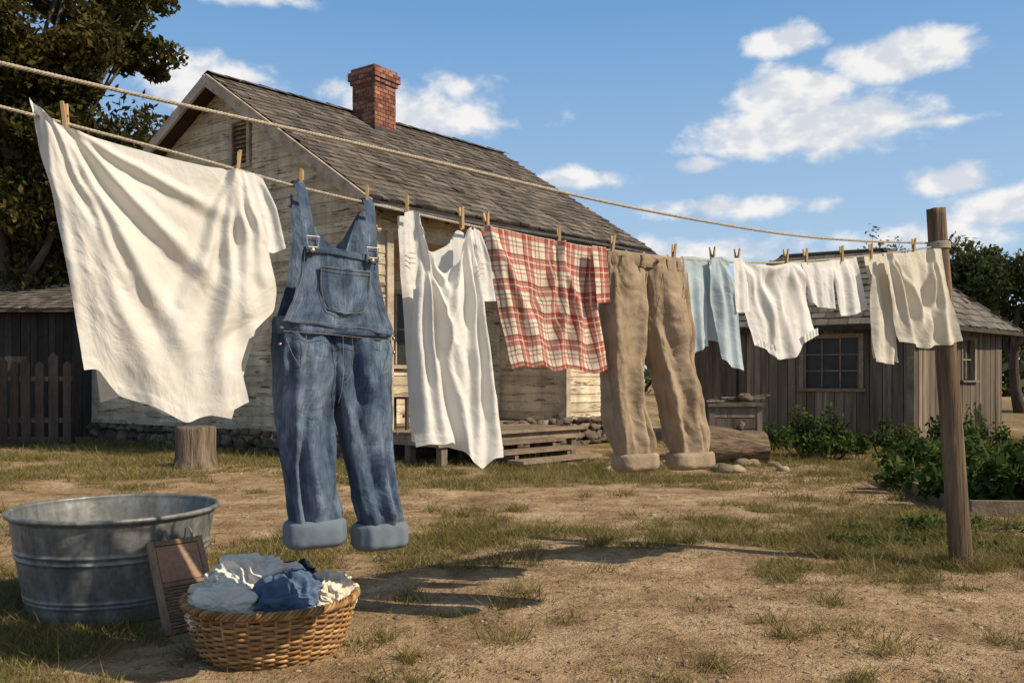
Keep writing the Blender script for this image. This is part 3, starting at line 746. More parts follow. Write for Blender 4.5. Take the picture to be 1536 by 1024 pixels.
def post(name,b,t,r0,r1,coil):
    mb=MB(); b=Vector(b);t=Vector(t);vs=[];n=60;k=28
    for i in range(n+1):
        f=i/n; p=b.lerp(t,f); rr=r0+(r1-r0)*f
        p=p+Vector((.008*nz(f*3,1,1),.008*nz(f*3,5,1),0))
        for q in range(k):
            a=2*math.pi*q/k; cr=rr*(1+.05*nz(math.cos(a)*2,math.sin(a)*2,f*5)+.10*abs(nz(math.cos(a)*5,math.sin(a)*5,f*1.2))-.05*abs(nz(a*6,f*2,7)))
            vs.append((p.x+cr*math.cos(a),p.y+cr*math.sin(a),p.z+(.012*nz(a,3,3) if i==n else 0)))
    fs_=[(i*k+q,i*k+(q+1)%k,(i+1)*k+(q+1)%k,(i+1)*k+q) for i in range(n) for q in range(k)]; fs_.append(tuple(n*k+q for q in range(k)))
    mb.add(vs,fs_,.5)
    c=b.lerp(t,(coil-b.z)/(t.z-b.z)); pts=[]
    for i in range(90):
        a=i/89*4*math.pi*2; pts.append((c.x+(r1+.008)*math.cos(a),c.y+(r1+.008)*math.sin(a),c.z-.02+.04*i/89))
    mb.sweep(pts,.0055,6,c=.5,m=1)
    mb.sweep([(c.x+r1,c.y,c.z),(c.x+r1+.04,c.y-.01,c.z+.01),(c.x+r1+.055,c.y-.01,c.z+.035),(c.x+r1+.04,c.y-.01,c.z+.05)],.005,6,c=.5,m=1)
    mb.obj(name,[M['post'],M['rope']],smooth=True)
post('clothesline_post',(2.66,5.12,-.05),(2.505,5.12,2.11),.066,.052,1.89)
post('clothesline_post',(-2.85,1.35,-.05),(-2.85,1.38,2.3),.068,.056,2.1)

# ------------------------------------------------------------------ garments
def samp(pts,n,sm=2):
    p=np.array(pts,dtype=float); 
    if len(p)==1: return np.repeat(p,n+1,0)
    d=np.r_[0,np.cumsum(np.linalg.norm(np.diff(p,axis=0),axis=1))]; d/=d[-1]; t=np.linspace(0,1,n+1)
    q=np.stack([np.interp(t,d,p[:,0]),np.interp(t,d,p[:,1])],1)
    for _ in range(sm*max(1,n//25)): q[1:-1]=(q[:-2]+2*q[1:-1]+q[2:])/4
    return q
class GM:
    def __init__(s): s.v=[];s.u=[];s.f=[];s.m=[];s.c=[]
    def grid(s,V,UV,nu,nv,m,closed=False):
        o=len(s.v); s.v+=V; s.u+=UV; s.c+=[.5]*len(V)
        w=nu+1
        for j in range(nv):
            for i in range(nu): a=o+j*w+i; s.f.append((a,a+w,a+w+1,a+1)); s.m.append(m)
    def patch(s,top,bot,left,right,res=.007,off=0,m=0,fr=8,a1=.02,a2=.02,a3=.003,seed=0,lean=0,radial=(),curve=0,sm=2,uvrot=0,top_free=0,hem=.0018,slant=0,creases=()):
        wid=max(abs(top[-1][0]-top[0][0]),abs(bot[-1][0]-bot[0][0]))
        hei=max(abs(left[-1][1]-left[0][1]),abs(right[-1][1]-right[0][1]))
        nu=max(6,int(wid/res));nv=max(6,int(hei/res))
        T_,B_,L_,R_=samp(top,nu,sm),samp(bot,nu,sm),samp(left,nv,sm),samp(right,nv,sm)
        V=[];UV=[]
        for j in range(nv+1):
            v=j/nv
            for i in range(nu+1):
                u=i/nu
                p=(1-v)*T_[i]+v*B_[i]+(1-u)*L_[j]+u*R_[j]-((1-u)*(1-v)*T_[0]+u*(1-v)*T_[-1]+(1-u)*v*B_[0]+u*v*B_[-1])
                x,y=p[0],p[1]; X=u*wid; Y=v*hei
                ev=sstep(0,.35,v+top_free)
                wv=.5*nz(X*2.2,Y*1.6,seed)+.22*nz(X*5,Y*3,seed+3)
                ph=(X*fr+slant*Y*fr+wv)*2*math.pi
                f=math.sin(ph)+.35*math.sin(2*ph+1)+.25*math.sin(.47*ph+seed)
                mod=.6+.7*nz(X*3+9,Y*1.2,seed+7)
                d=off+lean*v+a1*ev*f*mod+a2*nz(X*3.3,Y*2.2,seed+11)*(.25+ev)
                cr=abs(nz(X*9,Y*7,seed+5)); cr2=abs(nz(X*22+cr,Y*17,seed+6))
                d+=a3*(1-2.2*cr)+a3*.4*(1-2.2*cr2)
                for (rs,rzz,K,am) in radial:
                    dx=x-rs;dy=rzz-y; rr=math.hypot(dx,dy); an=math.atan2(dx,dy)
                    d+=am*min(1,rr/.22)*math.exp(-(rr/.75)**2)*math.sin(an*K+.8*nz(dx*4,dy*3,seed)+rs*9)
                for (x0,y0,x1,y1,wd,am) in creases: # long soft ridge from point to point
                    ax,ay=x1-x0,y1-y0; l2=ax*ax+ay*ay; tt=max(0,min(1,((x-x0)*ax+(y-y0)*ay)/l2)); l=math.sqrt(l2)
                    dd=((x-x0)*ay-(y-y0)*ax)/l + .03*nz(tt*3,x0*9,seed)
                    ww=wd*(.35+.9*tt); en=math.sin(math.pi*min(1,max(0,tt*.9+.08)))**.6
                    d+=am*en*(math.exp(-(dd/ww)**2)-.55*math.exp(-((dd-1.7*ww)/(1.2*ww))**2))
                d+=curve*math.sin(math.pi*u)
                x+=.35*a1*ev*math.cos(ph)*mod*min(1,4*u,4*(1-u))
                if hem and (v>.955): d+=hem
                V.append(tuple(W3(x,d,y))); UV.append((X+uvrot*Y+seed*.37,Y))
        s.grid(V,UV,nu,nv,m)
    def tube(s,rings,nth=56,res=.008,m=0,a1=.010,a3=.004,seed=0,sq=.8,fr=3,zrow=None,fade=0):
        rg=np.array(rings,dtype=float)
        H=abs(rg[0,0]-rg[-1,0]); nv=max(3,int(H/res)); zt=-rg[:,0]; V=[];UV=[]
        Q=np.linspace(zt[0],zt[-1],nv+1); cols=[np.interp(Q,zt,rg[:,k]) for k in range(5)]
        cols=np.stack(cols,1)
        for _ in range(nv//6+1): cols[1:-1]=(cols[:-2]+2*cols[1:-1]+cols[2:])/4
        for j in range(nv+1):
            z,sl,sr,th,of=cols[j]; v=j/nv; c0=(sl+sr)/2;hw=(sr-sl)/2
            fd=1 if not fade else sstep(0,fade,(1-v))
            for i in range(nth+1):
                a=2*math.pi*i/nth; ca,sa=math.cos(a),math.sin(a)
                cx_=math.copysign(abs(ca)**sq,ca); sx_=math.copysign(abs(sa)**sq,sa)
                X=ca*hw*3;Y=(1-v)*H
                wv=nz(X*2+seed,Y*2.2,sa*.6+seed)
                k=a1*math.sin(Y*2*math.pi*fr+X*11+wv*6+sa)*max(0,nz(X*1.5,Y*2.2,seed+2)+.25)*1.3
                k+=a1*1.5*nz(ca*2.6+seed,sa*2.6,Y*1.1)+a1*.9*math.sin(ca*8+wv*4)*(.4+v)
                cr=abs(nz(ca*3+seed,sa*3,Y*9)); cr2=abs(nz(ca*7+seed,sa*7,Y*22))
                k+=a3*(1-2.2*cr)+a3*.6*(1-2.2*cr2)
                k*=fd
                V.append(tuple(W3(c0+cx_*(hw+k*.45),of+sx_*(th+k),z))); UV.append((a*hw*1.1+seed,Y))
        s.grid(V,UV,nth,nv,m)
    def ribbon(s,pts,w,m=0,a3=.001):
        pts=smoothpts(pts,8); V=[];UV=[]; n=len(pts)-1; L=0
        for j,p in enumerate(pts):
            a=pts[max(0,j-1)];b=pts[min(n,j+1)]; tx,tz=b.x-a.x,b.z-a.z; l=math.hypot(tx,tz)+1e-9; px,pz=-tz/l,tx/l
            if j: L+=(p-pts[j-1]).length
            for q in range(5):
                k=(q/4-.5)*-w; bow=.0015*(1-(2*q/4-1)**2)
                V.append(tuple(W3(p.x+px*k,p.y+bow+a3*nz(L*40,q,1),p.z+pz*k))); UV.append((k+3,L))
        s.grid(V,UV,4,n,m)
    def ball(s,sx,d,z,h,m):
        c=W3(sx,d,z); b=MB(); b.blob((0,0,0),(1,1,1),amp=0,seg=10)
        o=len(s.v)
        for q in b.v:
            p=c+e*(q[0]*h[0])+nn*(q[1]*h[1])+Vector((0,0,q[2]*h[2])); s.v.append(tuple(p)); s.u.append((q[0]*.01,q[2]*.01)); s.c.append(.5)
        for f in b.f: s.f.append(tuple(i+o for i in f)); s.m.append(m)
    def build(s,name,mats,parent=None):
        me=bpy.data.meshes.new(name); me.from_pydata(s.v,[],s.f)
        uv=me.uv_layers.new(name='UVMap'); li=np.empty(len(me.loops),dtype=np.int32); me.loops.foreach_get('vertex_index',li)
        uv.data.foreach_set('uv',np.array(s.u,dtype=np.float32)[li].ravel())
        at=me.attributes.new('var','FLOAT','POINT'); at.data.foreach_set('value',np.array(s.c,dtype=np.float32))
        me.polygons.foreach_set('material_index',s.m)
        return finish(me,name,mats,parent,True)
WH=cloth_mat('white_linen',(.66,.625,.55),(.77,.74,.67),.46)
WH2=cloth_mat('white_cotton',(.70,.68,.63),(.79,.77,.725),.46)
CR=cloth_mat('cream_cotton',(.60,.55,.44),(.71,.66,.55),.5)
BL=cloth_mat('pale_blue_cotton',(.38,.47,.50),(.52,.60,.62),.5)
BR=cloth_mat('brown_canvas',(.245,.18,.115),(.37,.285,.195),.65,.25,.0,canvas=True)
BRD=cloth_mat('brown_canvas_seam',(.13,.095,.06),(.17,.125,.085),.6,.3,0)
DN=cloth_mat('denim',(.035,.055,.09),(.085,.12,.175),.8,.5,.0,denim=True)
DNL=cloth_mat('denim_inside',(.10,.13,.165),(.18,.215,.25),.25,.5,.0,crease=.4)
DNS=cloth_mat('denim_stitching',(.19,.20,.19),(.28,.26,.20),.3,.3,.0)
PL=cloth_mat('plaid_cotton',(.68,.60,.46),(.76,.68,.54),.5,.2,.12,plaid=True)
YL=cloth_mat('yellow_trim',(.55,.42,.16),(.62,.5,.2),.3)

# white sheet
gm=GM()
topS=[(.074,1.93),(.13,1.855),(.17,1.845),(.30,1.822),(.45,1.80),(.58,1.788),(.667,1.79),(.70,1.785)]
gm.patch(topS,[(.21,1.13),(.25,1.135),(.28,1.09),(.31,1.05),(.40,1.02),(.50,.965),(.55,.985),(.62,.995),(.69,1.03)],[(.074,1.93),(.10,1.77),(.135,1.63),(.18,1.35),(.21,1.13)],[(.70,1.785),(.75,1.62),(.80,1.40),(.79,1.33),(.70,1.25),(.665,1.15),(.69,1.03)],
 fr=3.2,a1=.012,a2=.032,a3=.0035,seed=3,off=.01,lean=.05,slant=.5,res=.006,
 creases=[(.10,1.90,.30,1.10,.035,.04),(.12,1.88,.42,1.05,.04,.045),(.14,1.87,.52,1.15,.035,.04),(.16,1.86,.62,1.38,.03,.032),(.66,1.79,.60,1.05,.03,.038),(.66,1.79,.48,1.25,.028,.028),(.67,1.79,.70,1.30,.028,.036),(.68,1.79,.76,1.40,.02,.026),(.10,1.88,.20,1.25,.02,.028),(.15,1.86,.66,1.62,.02,.018),(.13,1.86,.37,1.3,.015,.018)])
gm.patch([(.15,1.845),(.30,1.818),(.50,1.795),(.70,1.78)],[(.27,1.03),(.36,1.06),(.46,.985),(.60,.985),(.675,.97)],[(.15,1.845),(.22,1.4),(.27,1.03)],[(.70,1.78),(.76,1.5),(.79,1.36),(.74,1.2),(.675,.97)],
 fr=4,a1=.014,a2=.03,seed=8,off=-.06,lean=-.02,res=.01)
gm.build('white_bed_sheet',[WH])
gm=GM()
gm.patch([(.69,1.785),(.72,1.787),(.755,1.775)],[(.745,1.53),(.79,1.525),(.83,1.545)],[(.69,1.785),(.73,1.65),(.745,1.53)],[(.755,1.775),(.80,1.68),(.83,1.545)],fr=14,a1=.010,a2=.01,seed=5,off=.01,res=.005)
gm.patch([(.60,1.785),(.72,1.78)],[(.66,1.2),(.80,1.28)],[(.60,1.785),(.66,1.2)],[(.72,1.78),(.78,1.5),(.80,1.28)],fr=8,a1=.008,a2=.01,seed=6,off=-.06)
gm.build('white_shirt',[WH2])

# overalls
gm=GM()
gm.tube([(1.30,.80,1.035,.055,0),(1.20,.80,1.03,.075,0),(1.10,.806,1.018,.08,0),(1.0,.812,1.000,.076,0),(.85,.826,1.000,.068,.0),(.70,.842,1.018,.060,.006),(.62,.848,1.028,.060,.012),(.57,.860,1.018,.048,.012)],seed=1,a1=.017,a3=.006,res=.006,nth=72,fade=.14)
gm.tube([(1.275,.985,1.215,.055,0),(1.19,.99,1.222,.075,0),(1.10,1.003,1.225,.08,.0),(.98,1.018,1.225,.076,0),(.85,1.04,1.228,.068,.0),(.70,1.072,1.242,.060,.01),(.59,1.094,1.264,.060,.02),(.54,1.104,1.254,.048,.02)],seed=4,a1=.017,a3=.006,res=.006,nth=72,fade=.14)
for sl,sr,z,o_,sd in((.838,1.040,.622,.012,5),(1.084,1.274,.592,.02,6)):
    gm.tube([(z,sl+.010,sr-.010,.060,o_),(z-.005,sl-.004,sr+.004,.072,o_),(z-.03,sl-.007,sr+.007,.077,o_),(z-.075,sl-.007,sr+.007,.077,o_),(z-.088,sl-.002,sr+.002,.071,o_),(z-.092,sl+.006,sr-.006,.060,o_),(z-.095,sl+.010,sr-.010,.054,o_)],m=1,seed=sd,a1=.0035,a3=.0012,res=.004,nth=72)
gm.tube([(1.315,.795,1.215,.06,.01),(1.295,.79,1.225,.077,.008),(1.265,.79,1.225,.082,.006),(1.255,.795,1.22,.078,.004)],seed=7,a1=.004,a3=.003,res=.005,sq=.75,nth=90)
gm.patch([(.872,1.540),(.96,1.548),(1.06,1.536),(1.148,1.53)],[(.80,1.295),(.92,1.285),(1.1,1.268),(1.215,1.262)],[(.872,1.540),(.862,1.46),(.835,1.37),(.80,1.295)],[(1.148,1.53),(1.155,1.45),(1.18,1.35),(1.215,1.262)],off=.066,a1=.006,a2=.016,a3=.005,fr=5,seed=9,curve=.01,res=.005)
gm.ribbon([(.872,.078,1.536),(.96,.086,1.541),(1.06,.086,1.531),(1.148,.076,1.524)],.022,0)
gm.patch([(.868,1.745),(.895,1.735),(.94,1.66),(1.0,1.59),(1.03,1.575),(1.06,1.60),(1.105,1.68),(1.125,1.715),(1.15,1.715)],[(.81,1.28),(1.0,1.26),(1.2,1.25)],[(.868,1.745),(.875,1.62),(.86,1.45),(.81,1.28)],[(1.15,1.715),(1.155,1.6),(1.165,1.45),(1.2,1.25)],off=-.045,a1=.006,a2=.014,a3=.003,fr=6,seed=10,res=.006)
gm.ribbon([(.875,-.03,1.765),(.877,.01,1.775),(.880,.04,1.74),(.886,.07,1.66),(.893,.088,1.575),(.899,.092,1.53)],.038,0)
gm.ribbon([(1.13,-.03,1.735),(1.132,.01,1.745),(1.130,.04,1.71),(1.122,.07,1.64),(1.117,.088,1.56),(1.113,.092,1.51)],.040,0)
def pocket(x0,x1,z0,z1,d):
    c=(x0+x1)/2
    gm.patch([(x0,z1+.004),(c,z1),(x1,z1-.006)],[(x0+.03,z0+.02),(c,z0),(x1-.03,z0+.012)],[(x0,z1+.004),(x0+.002,(z0+z1)/2),(x0+.03,z0+.02)],[(x1,z1-.006),(x1-.002,(z0+z1)/2),(x1-.03,z0+.012)],off=d,a1=.001,a2=.008,a3=.003,fr=4,seed=13,res=.005,sm=1)
    E=d+.005
    gm.ribbon([(x0,E+.001,z1-.012),(c,E+.003,z1-.016),(x1,E+.001,z1-.02)],.0018,2); gm.ribbon([(x0,E+.001,z1-.002),(c,E+.003,z1-.004),(x1,E+.001,z1-.01)],.0022,2)
    gm.ribbon([(x0+.003,E,z1),(x0+.005,E+.003,(z0+z1)/2),(x0+.018,E+.003,z0+.028),(x0+.04,E+.003,z0+.012),(c,E+.003,z0+.004),(x1-.04,E+.003,z0+.008),(x1-.018,E+.002,z0+.026),(x1-.005,E+.003,(z0+z1)/2),(x1-.003,E,z1-.006)],.0022,2)
pocket(.925,1.11,1.325,1.485,.088)
def st(pts,w=.002): gm.ribbon(pts,w,2)
st([(.80,.084,1.298),(.9,.096,1.294),(1.05,.096,1.283),(1.2,.084,1.275)]);st([(.80,.088,1.262),(.9,.100,1.258),(1.05,.100,1.248),(1.2,.088,1.24)])
st([(.876,.082,1.53),(.868,.082,1.46),(.842,.082,1.37),(.812,.082,1.305)]);st([(1.143,.08,1.52),(1.149,.08,1.45),(1.173,.08,1.35),(1.2,.08,1.28)])
st([(1.008,.09,1.25),(1.010,.088,1.16),(1.008,.084,1.08),(1.003,.06,1.02)],.0024); st([(1.04,.094,1.25),(1.042,.094,1.17),(1.03,.092,1.11),(1.012,.087,1.09)],.002)
st([(.815,.072,1.24),(.835,.087,1.18),(.862,.096,1.15),(.875,.098,1.25)],.0024); st([(1.205,.072,1.22),(1.185,.090,1.15),(1.15,.098,1.13),(1.14,.100,1.235)],.0024)
for s_,z_ in((.897,1.555),(1.114,1.535)):
    for a,b in(((s_-.023,z_+.026),(s_+.023,z_+.026)),((s_-.023,z_+.026),(s_-.017,z_-.01)),((s_+.023,z_+.026),(s_+.017,z_-.01)),((s_-.017,z_-.01),(s_+.017,z_-.01))):
        gm.ribbon([(a[0],.102,a[1]),(b[0],.102,b[1])],.0038,3)
    gm.ball(s_,.100,z_-.02,(.009,.006,.009),3)
for s_,z_,d_ in((.805,1.275,.06),(.80,1.22,.055),(1.215,1.25,.055),(1.218,1.2,.05)): gm.ball(s_,d_,z_,(.006,.008,.006),3)
gm.build('denim_overalls',[DN,DNL,DNS,M['brass']])

# nightgown
gm=GM()
gm.patch([(1.272,1.712),(1.31,1.715),(1.33,1.63),(1.37,1.53),(1.42,1.49),(1.47,1.53),(1.505,1.61),(1.53,1.685),(1.565,1.675)],[(1.318,.853),(1.36,.865),(1.42,.86),(1.47,.87),(1.53,.80),(1.60,.755),(1.64,.80),(1.69,.80)],[(1.272,1.712),(1.295,1.58),(1.302,1.43),(1.30,1.15),(1.318,.853)],[(1.565,1.675),(1.575,1.55),(1.60,1.40),(1.65,1.1),(1.69,.80)],
 fr=6.5,a1=.016,a2=.02,a3=.003,seed=21,off=.03,res=.006,curve=.03,
 creases=[(1.30,1.70,1.36,.86,.022,.035),(1.31,1.66,1.44,.86,.024,.038),(1.36,1.52,1.52,.84,.022,.035),(1.53,1.68,1.58,.78,.024,.038),(1.54,1.68,1.66,.80,.02,.035),(1.50,1.60,1.40,1.2,.02,.022),(1.32,1.64,1.45,1.40,.014,.018),(1.52,1.64,1.40,1.36,.014,.018)])
gm.patch([(1.275,1.71),(1.31,1.715),(1.36,1.62),(1.42,1.585),(1.49,1.62),(1.53,1.685),(1.56,1.675)],[(1.33,.87),(1.5,.84),(1.67,.79)],[(1.275,1.71),(1.30,1.4),(1.33,.87)],[(1.56,1.675),(1.6,1.4),(1.67,.79)],fr=7,a1=.012,a2=.015,seed=22,off=-.04)
gm.patch([(1.255,1.705),(1.29,1.716)],[(1.262,1.425),(1.325,1.435)],[(1.255,1.705),(1.245,1.6),(1.262,1.425)],[(1.29,1.716),(1.318,1.57),(1.325,1.435)],fr=16,a1=.009,a2=.01,seed=23,off=.06,res=.005)
gm.patch([(1.545,1.68),(1.575,1.668)],[(1.568,1.40),(1.65,1.405)],[(1.545,1.68),(1.56,1.55),(1.568,1.40)],[(1.575,1.668),(1.62,1.56),(1.65,1.405)],fr=16,a1=.009,a2=.01,seed=24,off=.06,res=.005)
for i in range(3): gm.ribbon([(1.262,.078,1.56-i*.018),(1.29,.082,1.557-i*.018)],.0035,1); gm.ribbon([(1.560,.078,1.54-i*.018),(1.585,.078,1.542-i*.018)],.0035,1)
gm.build('white_nightgown',[WH2,YL])

# plaid
gm=GM()
gm.patch([(1.62,1.70),(1.70,1.695),(1.85,1.68),(2.0,1.672),(2.10,1.662),(2.19,1.66)],[(1.753,1.145),(1.80,1.16),(1.85,1.15),(1.90,1.165),(1.95,1.135),(2.02,1.15),(2.10,1.14),(2.16,1.125),(2.232,1.15)],[(1.62,1.70),(1.645,1.55),(1.69,1.363),(1.725,1.25),(1.753,1.145)],[(2.19,1.66),(2.18,1.55),(2.175,1.43),(2.20,1.3),(2.232,1.15)],
 fr=4,a1=.012,a2=.02,a3=.002,seed=31,off=.02,res=.006,
 creases=[(1.64,1.69,1.80,1.15,.03,.032),(1.65,1.69,1.90,1.16,.035,.032),(1.99,1.67,1.98,1.15,.025,.028),(1.99,1.67,2.10,1.14,.03,.028),(2.17,1.65,2.17,1.15,.022,.024),(1.99,1.67,1.85,1.3,.025,.02)])
gm.patch([(2.12,1.66),(2.195,1.658)],[(2.14,1.42),(2.215,1.43)],[(2.12,1.66),(2.14,1.42)],[(2.195,1.658),(2.21,1.55),(2.215,1.43)],fr=12,a1=.008,a2=.008,seed=32,off=.06)
gm.patch([(1.63,1.695),(1.9,1.675),(2.18,1.655)],[(1.78,1.16),(2.0,1.17),(2.2,1.16)],[(1.63,1.695),(1.70,1.4),(1.78,1.16)],[(2.18,1.655),(2.19,1.4),(2.2,1.16)],fr=5,a1=.012,a2=.02,seed=33,off=-.03,res=.01)
gm.build('plaid_shirt',[PL])

# brown trousers
gm=GM()
gm.tube([(1.635,2.235,2.47,.045,0),(1.55,2.228,2.48,.06,0),(1.42,2.225,2.475,.068,0),(1.30,2.228,2.455,.066,0),(1.13,2.237,2.432,.060,0),(1.03,2.245,2.436,.058,.008),(.95,2.262,2.448,.055,.004),(.80,2.300,2.495,.056,.008),(.74,2.315,2.495,.044,.01)],seed=41,a1=.019,a3=.007,res=.006,nth=84,fade=.14)
gm.tube([(1.635,2.43,2.672,.045,0),(1.55,2.43,2.695,.06,0),(1.42,2.44,2.72,.068,0),(1.30,2.468,2.74,.066,0),(1.13,2.528,2.765,.060,0),(1.03,2.555,2.785,.058,.01),(.95,2.578,2.795,.055,.004),(.80,2.622,2.842,.056,.008),(.74,2.64,2.845,.044,.01)],seed=44,a1=.019,a3=.007,res=.006,nth=84,fade=.14)
for sl,sr,z,sd in((2.298,2.514,.782,45),(2.618,2.866,.772,46)):
    gm.tube([(z,sl+.008,sr-.008,.056,.01),(z-.005,sl-.006,sr+.006,.070,.01),(z-.06,sl-.008,sr+.008,.075,.01),(z-.074,sl+.002,sr-.002,.068,.01),(z-.08,sl+.010,sr-.010,.054,.01)],seed=sd,a1=.0035,a3=.0012,res=.004,nth=72)
gm.tube([(1.652,2.24,2.668,.045,.004),(1.64,2.235,2.675,.057,.004),(1.60,2.232,2.685,.062,.004),(1.592,2.238,2.68,.058,.004)],seed=47,a1=.005,a3=.002,res=.006,nth=90)
gm.ribbon([(2.455,.072,1.60),(2.46,.082,1.50),(2.462,.085,1.40),(2.455,.07,1.33)],.004,1); gm.ribbon([(2.50,.076,1.60),(2.505,.087,1.48),(2.485,.087,1.40),(2.462,.085,1.375)],.003,1)
gm.ribbon([(2.26,.064,1.585),(2.27,.080,1.52),(2.30,.090,1.49)],.004,1);gm.ribbon([(2.67,.060,1.585),(2.655,.080,1.50),(2.62,.090,1.46)],.004,1)
for x_ in(2.30,2.40,2.54,2.63): gm.ribbon([(x_,.07,1.655),(x_,.078,1.62),(x_,.076,1.585)],.012,0)
gm.ball(2.475,.078,1.62,(.010,.006,.010),1)
gm.build('brown_trousers',[BR,BRD])

# pale blue shirt
gm=GM()
gm.patch([(2.68,1.665),(2.77,1.672),(2.86,1.668)],[(2.745,1.21),(2.80,1.235),(2.865,1.26)],[(2.68,1.665),(2.70,1.45),(2.745,1.21)],[(2.86,1.668),(2.855,1.45),(2.865,1.26)],fr=11,a1=.016,a2=.012,seed=51,off=.0)
gm.patch([(2.85,1.668),(2.92,1.68),(2.965,1.68)],[(2.92,1.20),(2.99,1.165),(3.085,1.145)],[(2.85,1.668),(2.86,1.45),(2.92,1.20)],[(2.965,1.68),(3.04,1.42),(3.085,1.145)],fr=11,a1=.016,a2=.012,seed=52,off=.03,radial=[(2.893,1.68,10,.01)])
gm.patch([(2.83,1.665),(2.89,1.672)],[(2.83,1.30),(2.95,1.28)],[(2.83,1.665),(2.83,1.30)],[(2.89,1.672),(2.95,1.28)],fr=13,a1=.01,a2=.012,seed=53,off=-.02)
gm.build('pale_blue_shirt',[BL])
# white romper
gm=GM()
gm.patch([(3.05,1.685),(3.12,1.665),(3.27,1.66),(3.42,1.69),(3.50,1.70)],[(3.16,1.27),(3.26,1.25),(3.35,1.20),(3.46,1.215),(3.53,1.30),(3.63,1.35)],[(3.05,1.685),(3.10,1.50),(3.13,1.38),(3.16,1.27)],[(3.50,1.70),(3.55,1.55),(3.60,1.42),(3.63,1.35)],fr=8,a1=.018,a2=.02,seed=61,off=.02,radial=[(3.06,1.68,8,.014),(3.416,1.69,8,.014)])
gm.patch([(3.0,1.68),(3.06,1.685)],[(3.02,1.42),(3.12,1.43)],[(3.0,1.68),(3.0,1.55),(3.02,1.42)],[(3.06,1.685),(3.1,1.56),(3.12,1.43)],fr=14,a1=.008,a2=.01,seed=62,off=.03)
for k,(a,b,c,d_) in enumerate((((3.15,1.30),(3.28,1.27),(3.16,1.265),(3.29,1.24)),((3.50,1.33),(3.62,1.37),(3.51,1.29),(3.625,1.335)))):
    gm.patch([a,b],[c,d_],[a,c],[b,d_],fr=40,a1=.006,a2=.004,seed=63+k,off=.04,top_free=1,res=.005)
gm.patch([(3.06,1.675),(3.27,1.65),(3.49,1.69)],[(3.2,1.30),(3.4,1.25),(3.58,1.38)],[(3.06,1.675),(3.2,1.30)],[(3.49,1.69),(3.58,1.38)],fr=9,a1=.01,a2=.02,seed=65,off=-.03,res=.01)
gm.build('white_romper',[WH2])
# white shorts
gm=GM()
gm.patch([(3.52,1.70),(3.65,1.712),(3.78,1.73)],[(3.60,1.50),(3.68,1.48),(3.79,1.475)],[(3.52,1.70),(3.57,1.6),(3.60,1.50)],[(3.78,1.73),(3.77,1.62),(3.79,1.475)],fr=9,a1=.014,a2=.014,seed=71,off=.01)
gm.patch([(3.76,1.73),(3.87,1.748),(3.99,1.77)],[(3.85,1.44),(3.95,1.45),(4.08,1.485)],[(3.76,1.73),(3.81,1.6),(3.85,1.44)],[(3.99,1.77),(4.03,1.63),(4.08,1.485)],fr=9,a1=.014,a2=.014,seed=72,off=.0)
gm.build('white_shorts',[WH2])
# cream shirt
gm=GM()
gm.patch([(4.07,1.78),(4.13,1.785),(4.30,1.80),(4.52,1.84),(4.62,1.85)],[(4.22,1.31),(4.34,1.30),(4.46,1.275),(4.58,1.30),(4.70,1.30),(4.83,1.33)],[(4.07,1.78),(4.13,1.55),(4.22,1.31)],[(4.62,1.85),(4.70,1.65),(4.77,1.5),(4.83,1.33)],fr=5,a1=.02,a2=.02,seed=81,off=.11,creases=[(4.13,1.78,4.32,1.30,.03,.03),(4.52,1.84,4.50,1.28,.03,.03),(4.52,1.84,4.68,1.30,.03,.03),(4.14,1.78,4.45,1.45,.025,.022)])
gm.patch([(4.05,1.78),(4.14,1.785)],[(4.07,1.20),(4.22,1.185)],[(4.05,1.78),(4.04,1.5),(4.07,1.20)],[(4.14,1.785),(4.24,1.5),(4.22,1.185)],fr=10,a1=.012,a2=.02,seed=82,off=.06)
gm.patch([(4.06,1.775),(4.35,1.80)],[(4.15,1.22),(4.36,1.20)],[(4.06,1.775),(4.15,1.22)],[(4.35,1.80),(4.36,1.20)],fr=8,a1=.012,a2=.02,seed=83,off=.0)
gm.patch([(4.58,1.85),(4.66,1.86)],[(4.60,1.60),(4.72,1.64)],[(4.58,1.85),(4.60,1.60)],[(4.66,1.86),(4.72,1.64)],fr=14,a1=.008,a2=.01,seed=84,off=.0)
gm.build('cream_shirt',[CR])

# clothespins
def pin_mesh():
    mb=MB()
    for sg in(-1,1):
        P_=[]
        for z,w,t,oy in((-.038,.0045,.0015,.002),(-.02,.0055,.004,.0),(.0,.0055,.0045,0),(.012,.0055,.004,.0015),(.046,.0048,.0028,.0065)):
            P_.append((z,w,t,sg*(.0065+oy)))
        vs=[]
        for z,w,t,yy in P_: vs+=[(-w,yy-t,z),(w,yy-t,z),(w,yy+t,z),(-w,yy+t,z)]
        fs_=[(3,2,1,0)]+[(i*4+q,i*4+(q+1)%4,i*4+4+(q+1)%4,i*4+4+q) for i in range(4) for q in range(4)]+[(16,17,18,19)]
        mb.add(vs,fs_,.5+.2*sg,0)
    mb.sweep([(-.0075,0,.006),(.0075,0,.006)],.0035,8,c=.5,m=1); mb.sweep([(-.0075,-.011,.012),(-.007,0,.006),(-.0075,.011,.012)],.0009,4,c=.5,m=1)
    me=bpy.data.meshes.new('clothespin'); me.from_pydata(mb.v,[],mb.f); at=me.attributes.new('var','FLOAT','POINT'); at.data.foreach_set('value',mb.c); me.polygons.foreach_set('material_index',mb.m)
    me.materials.append(M['pin']); me.materials.append(M['iron']); return me
pm=pin_mesh()
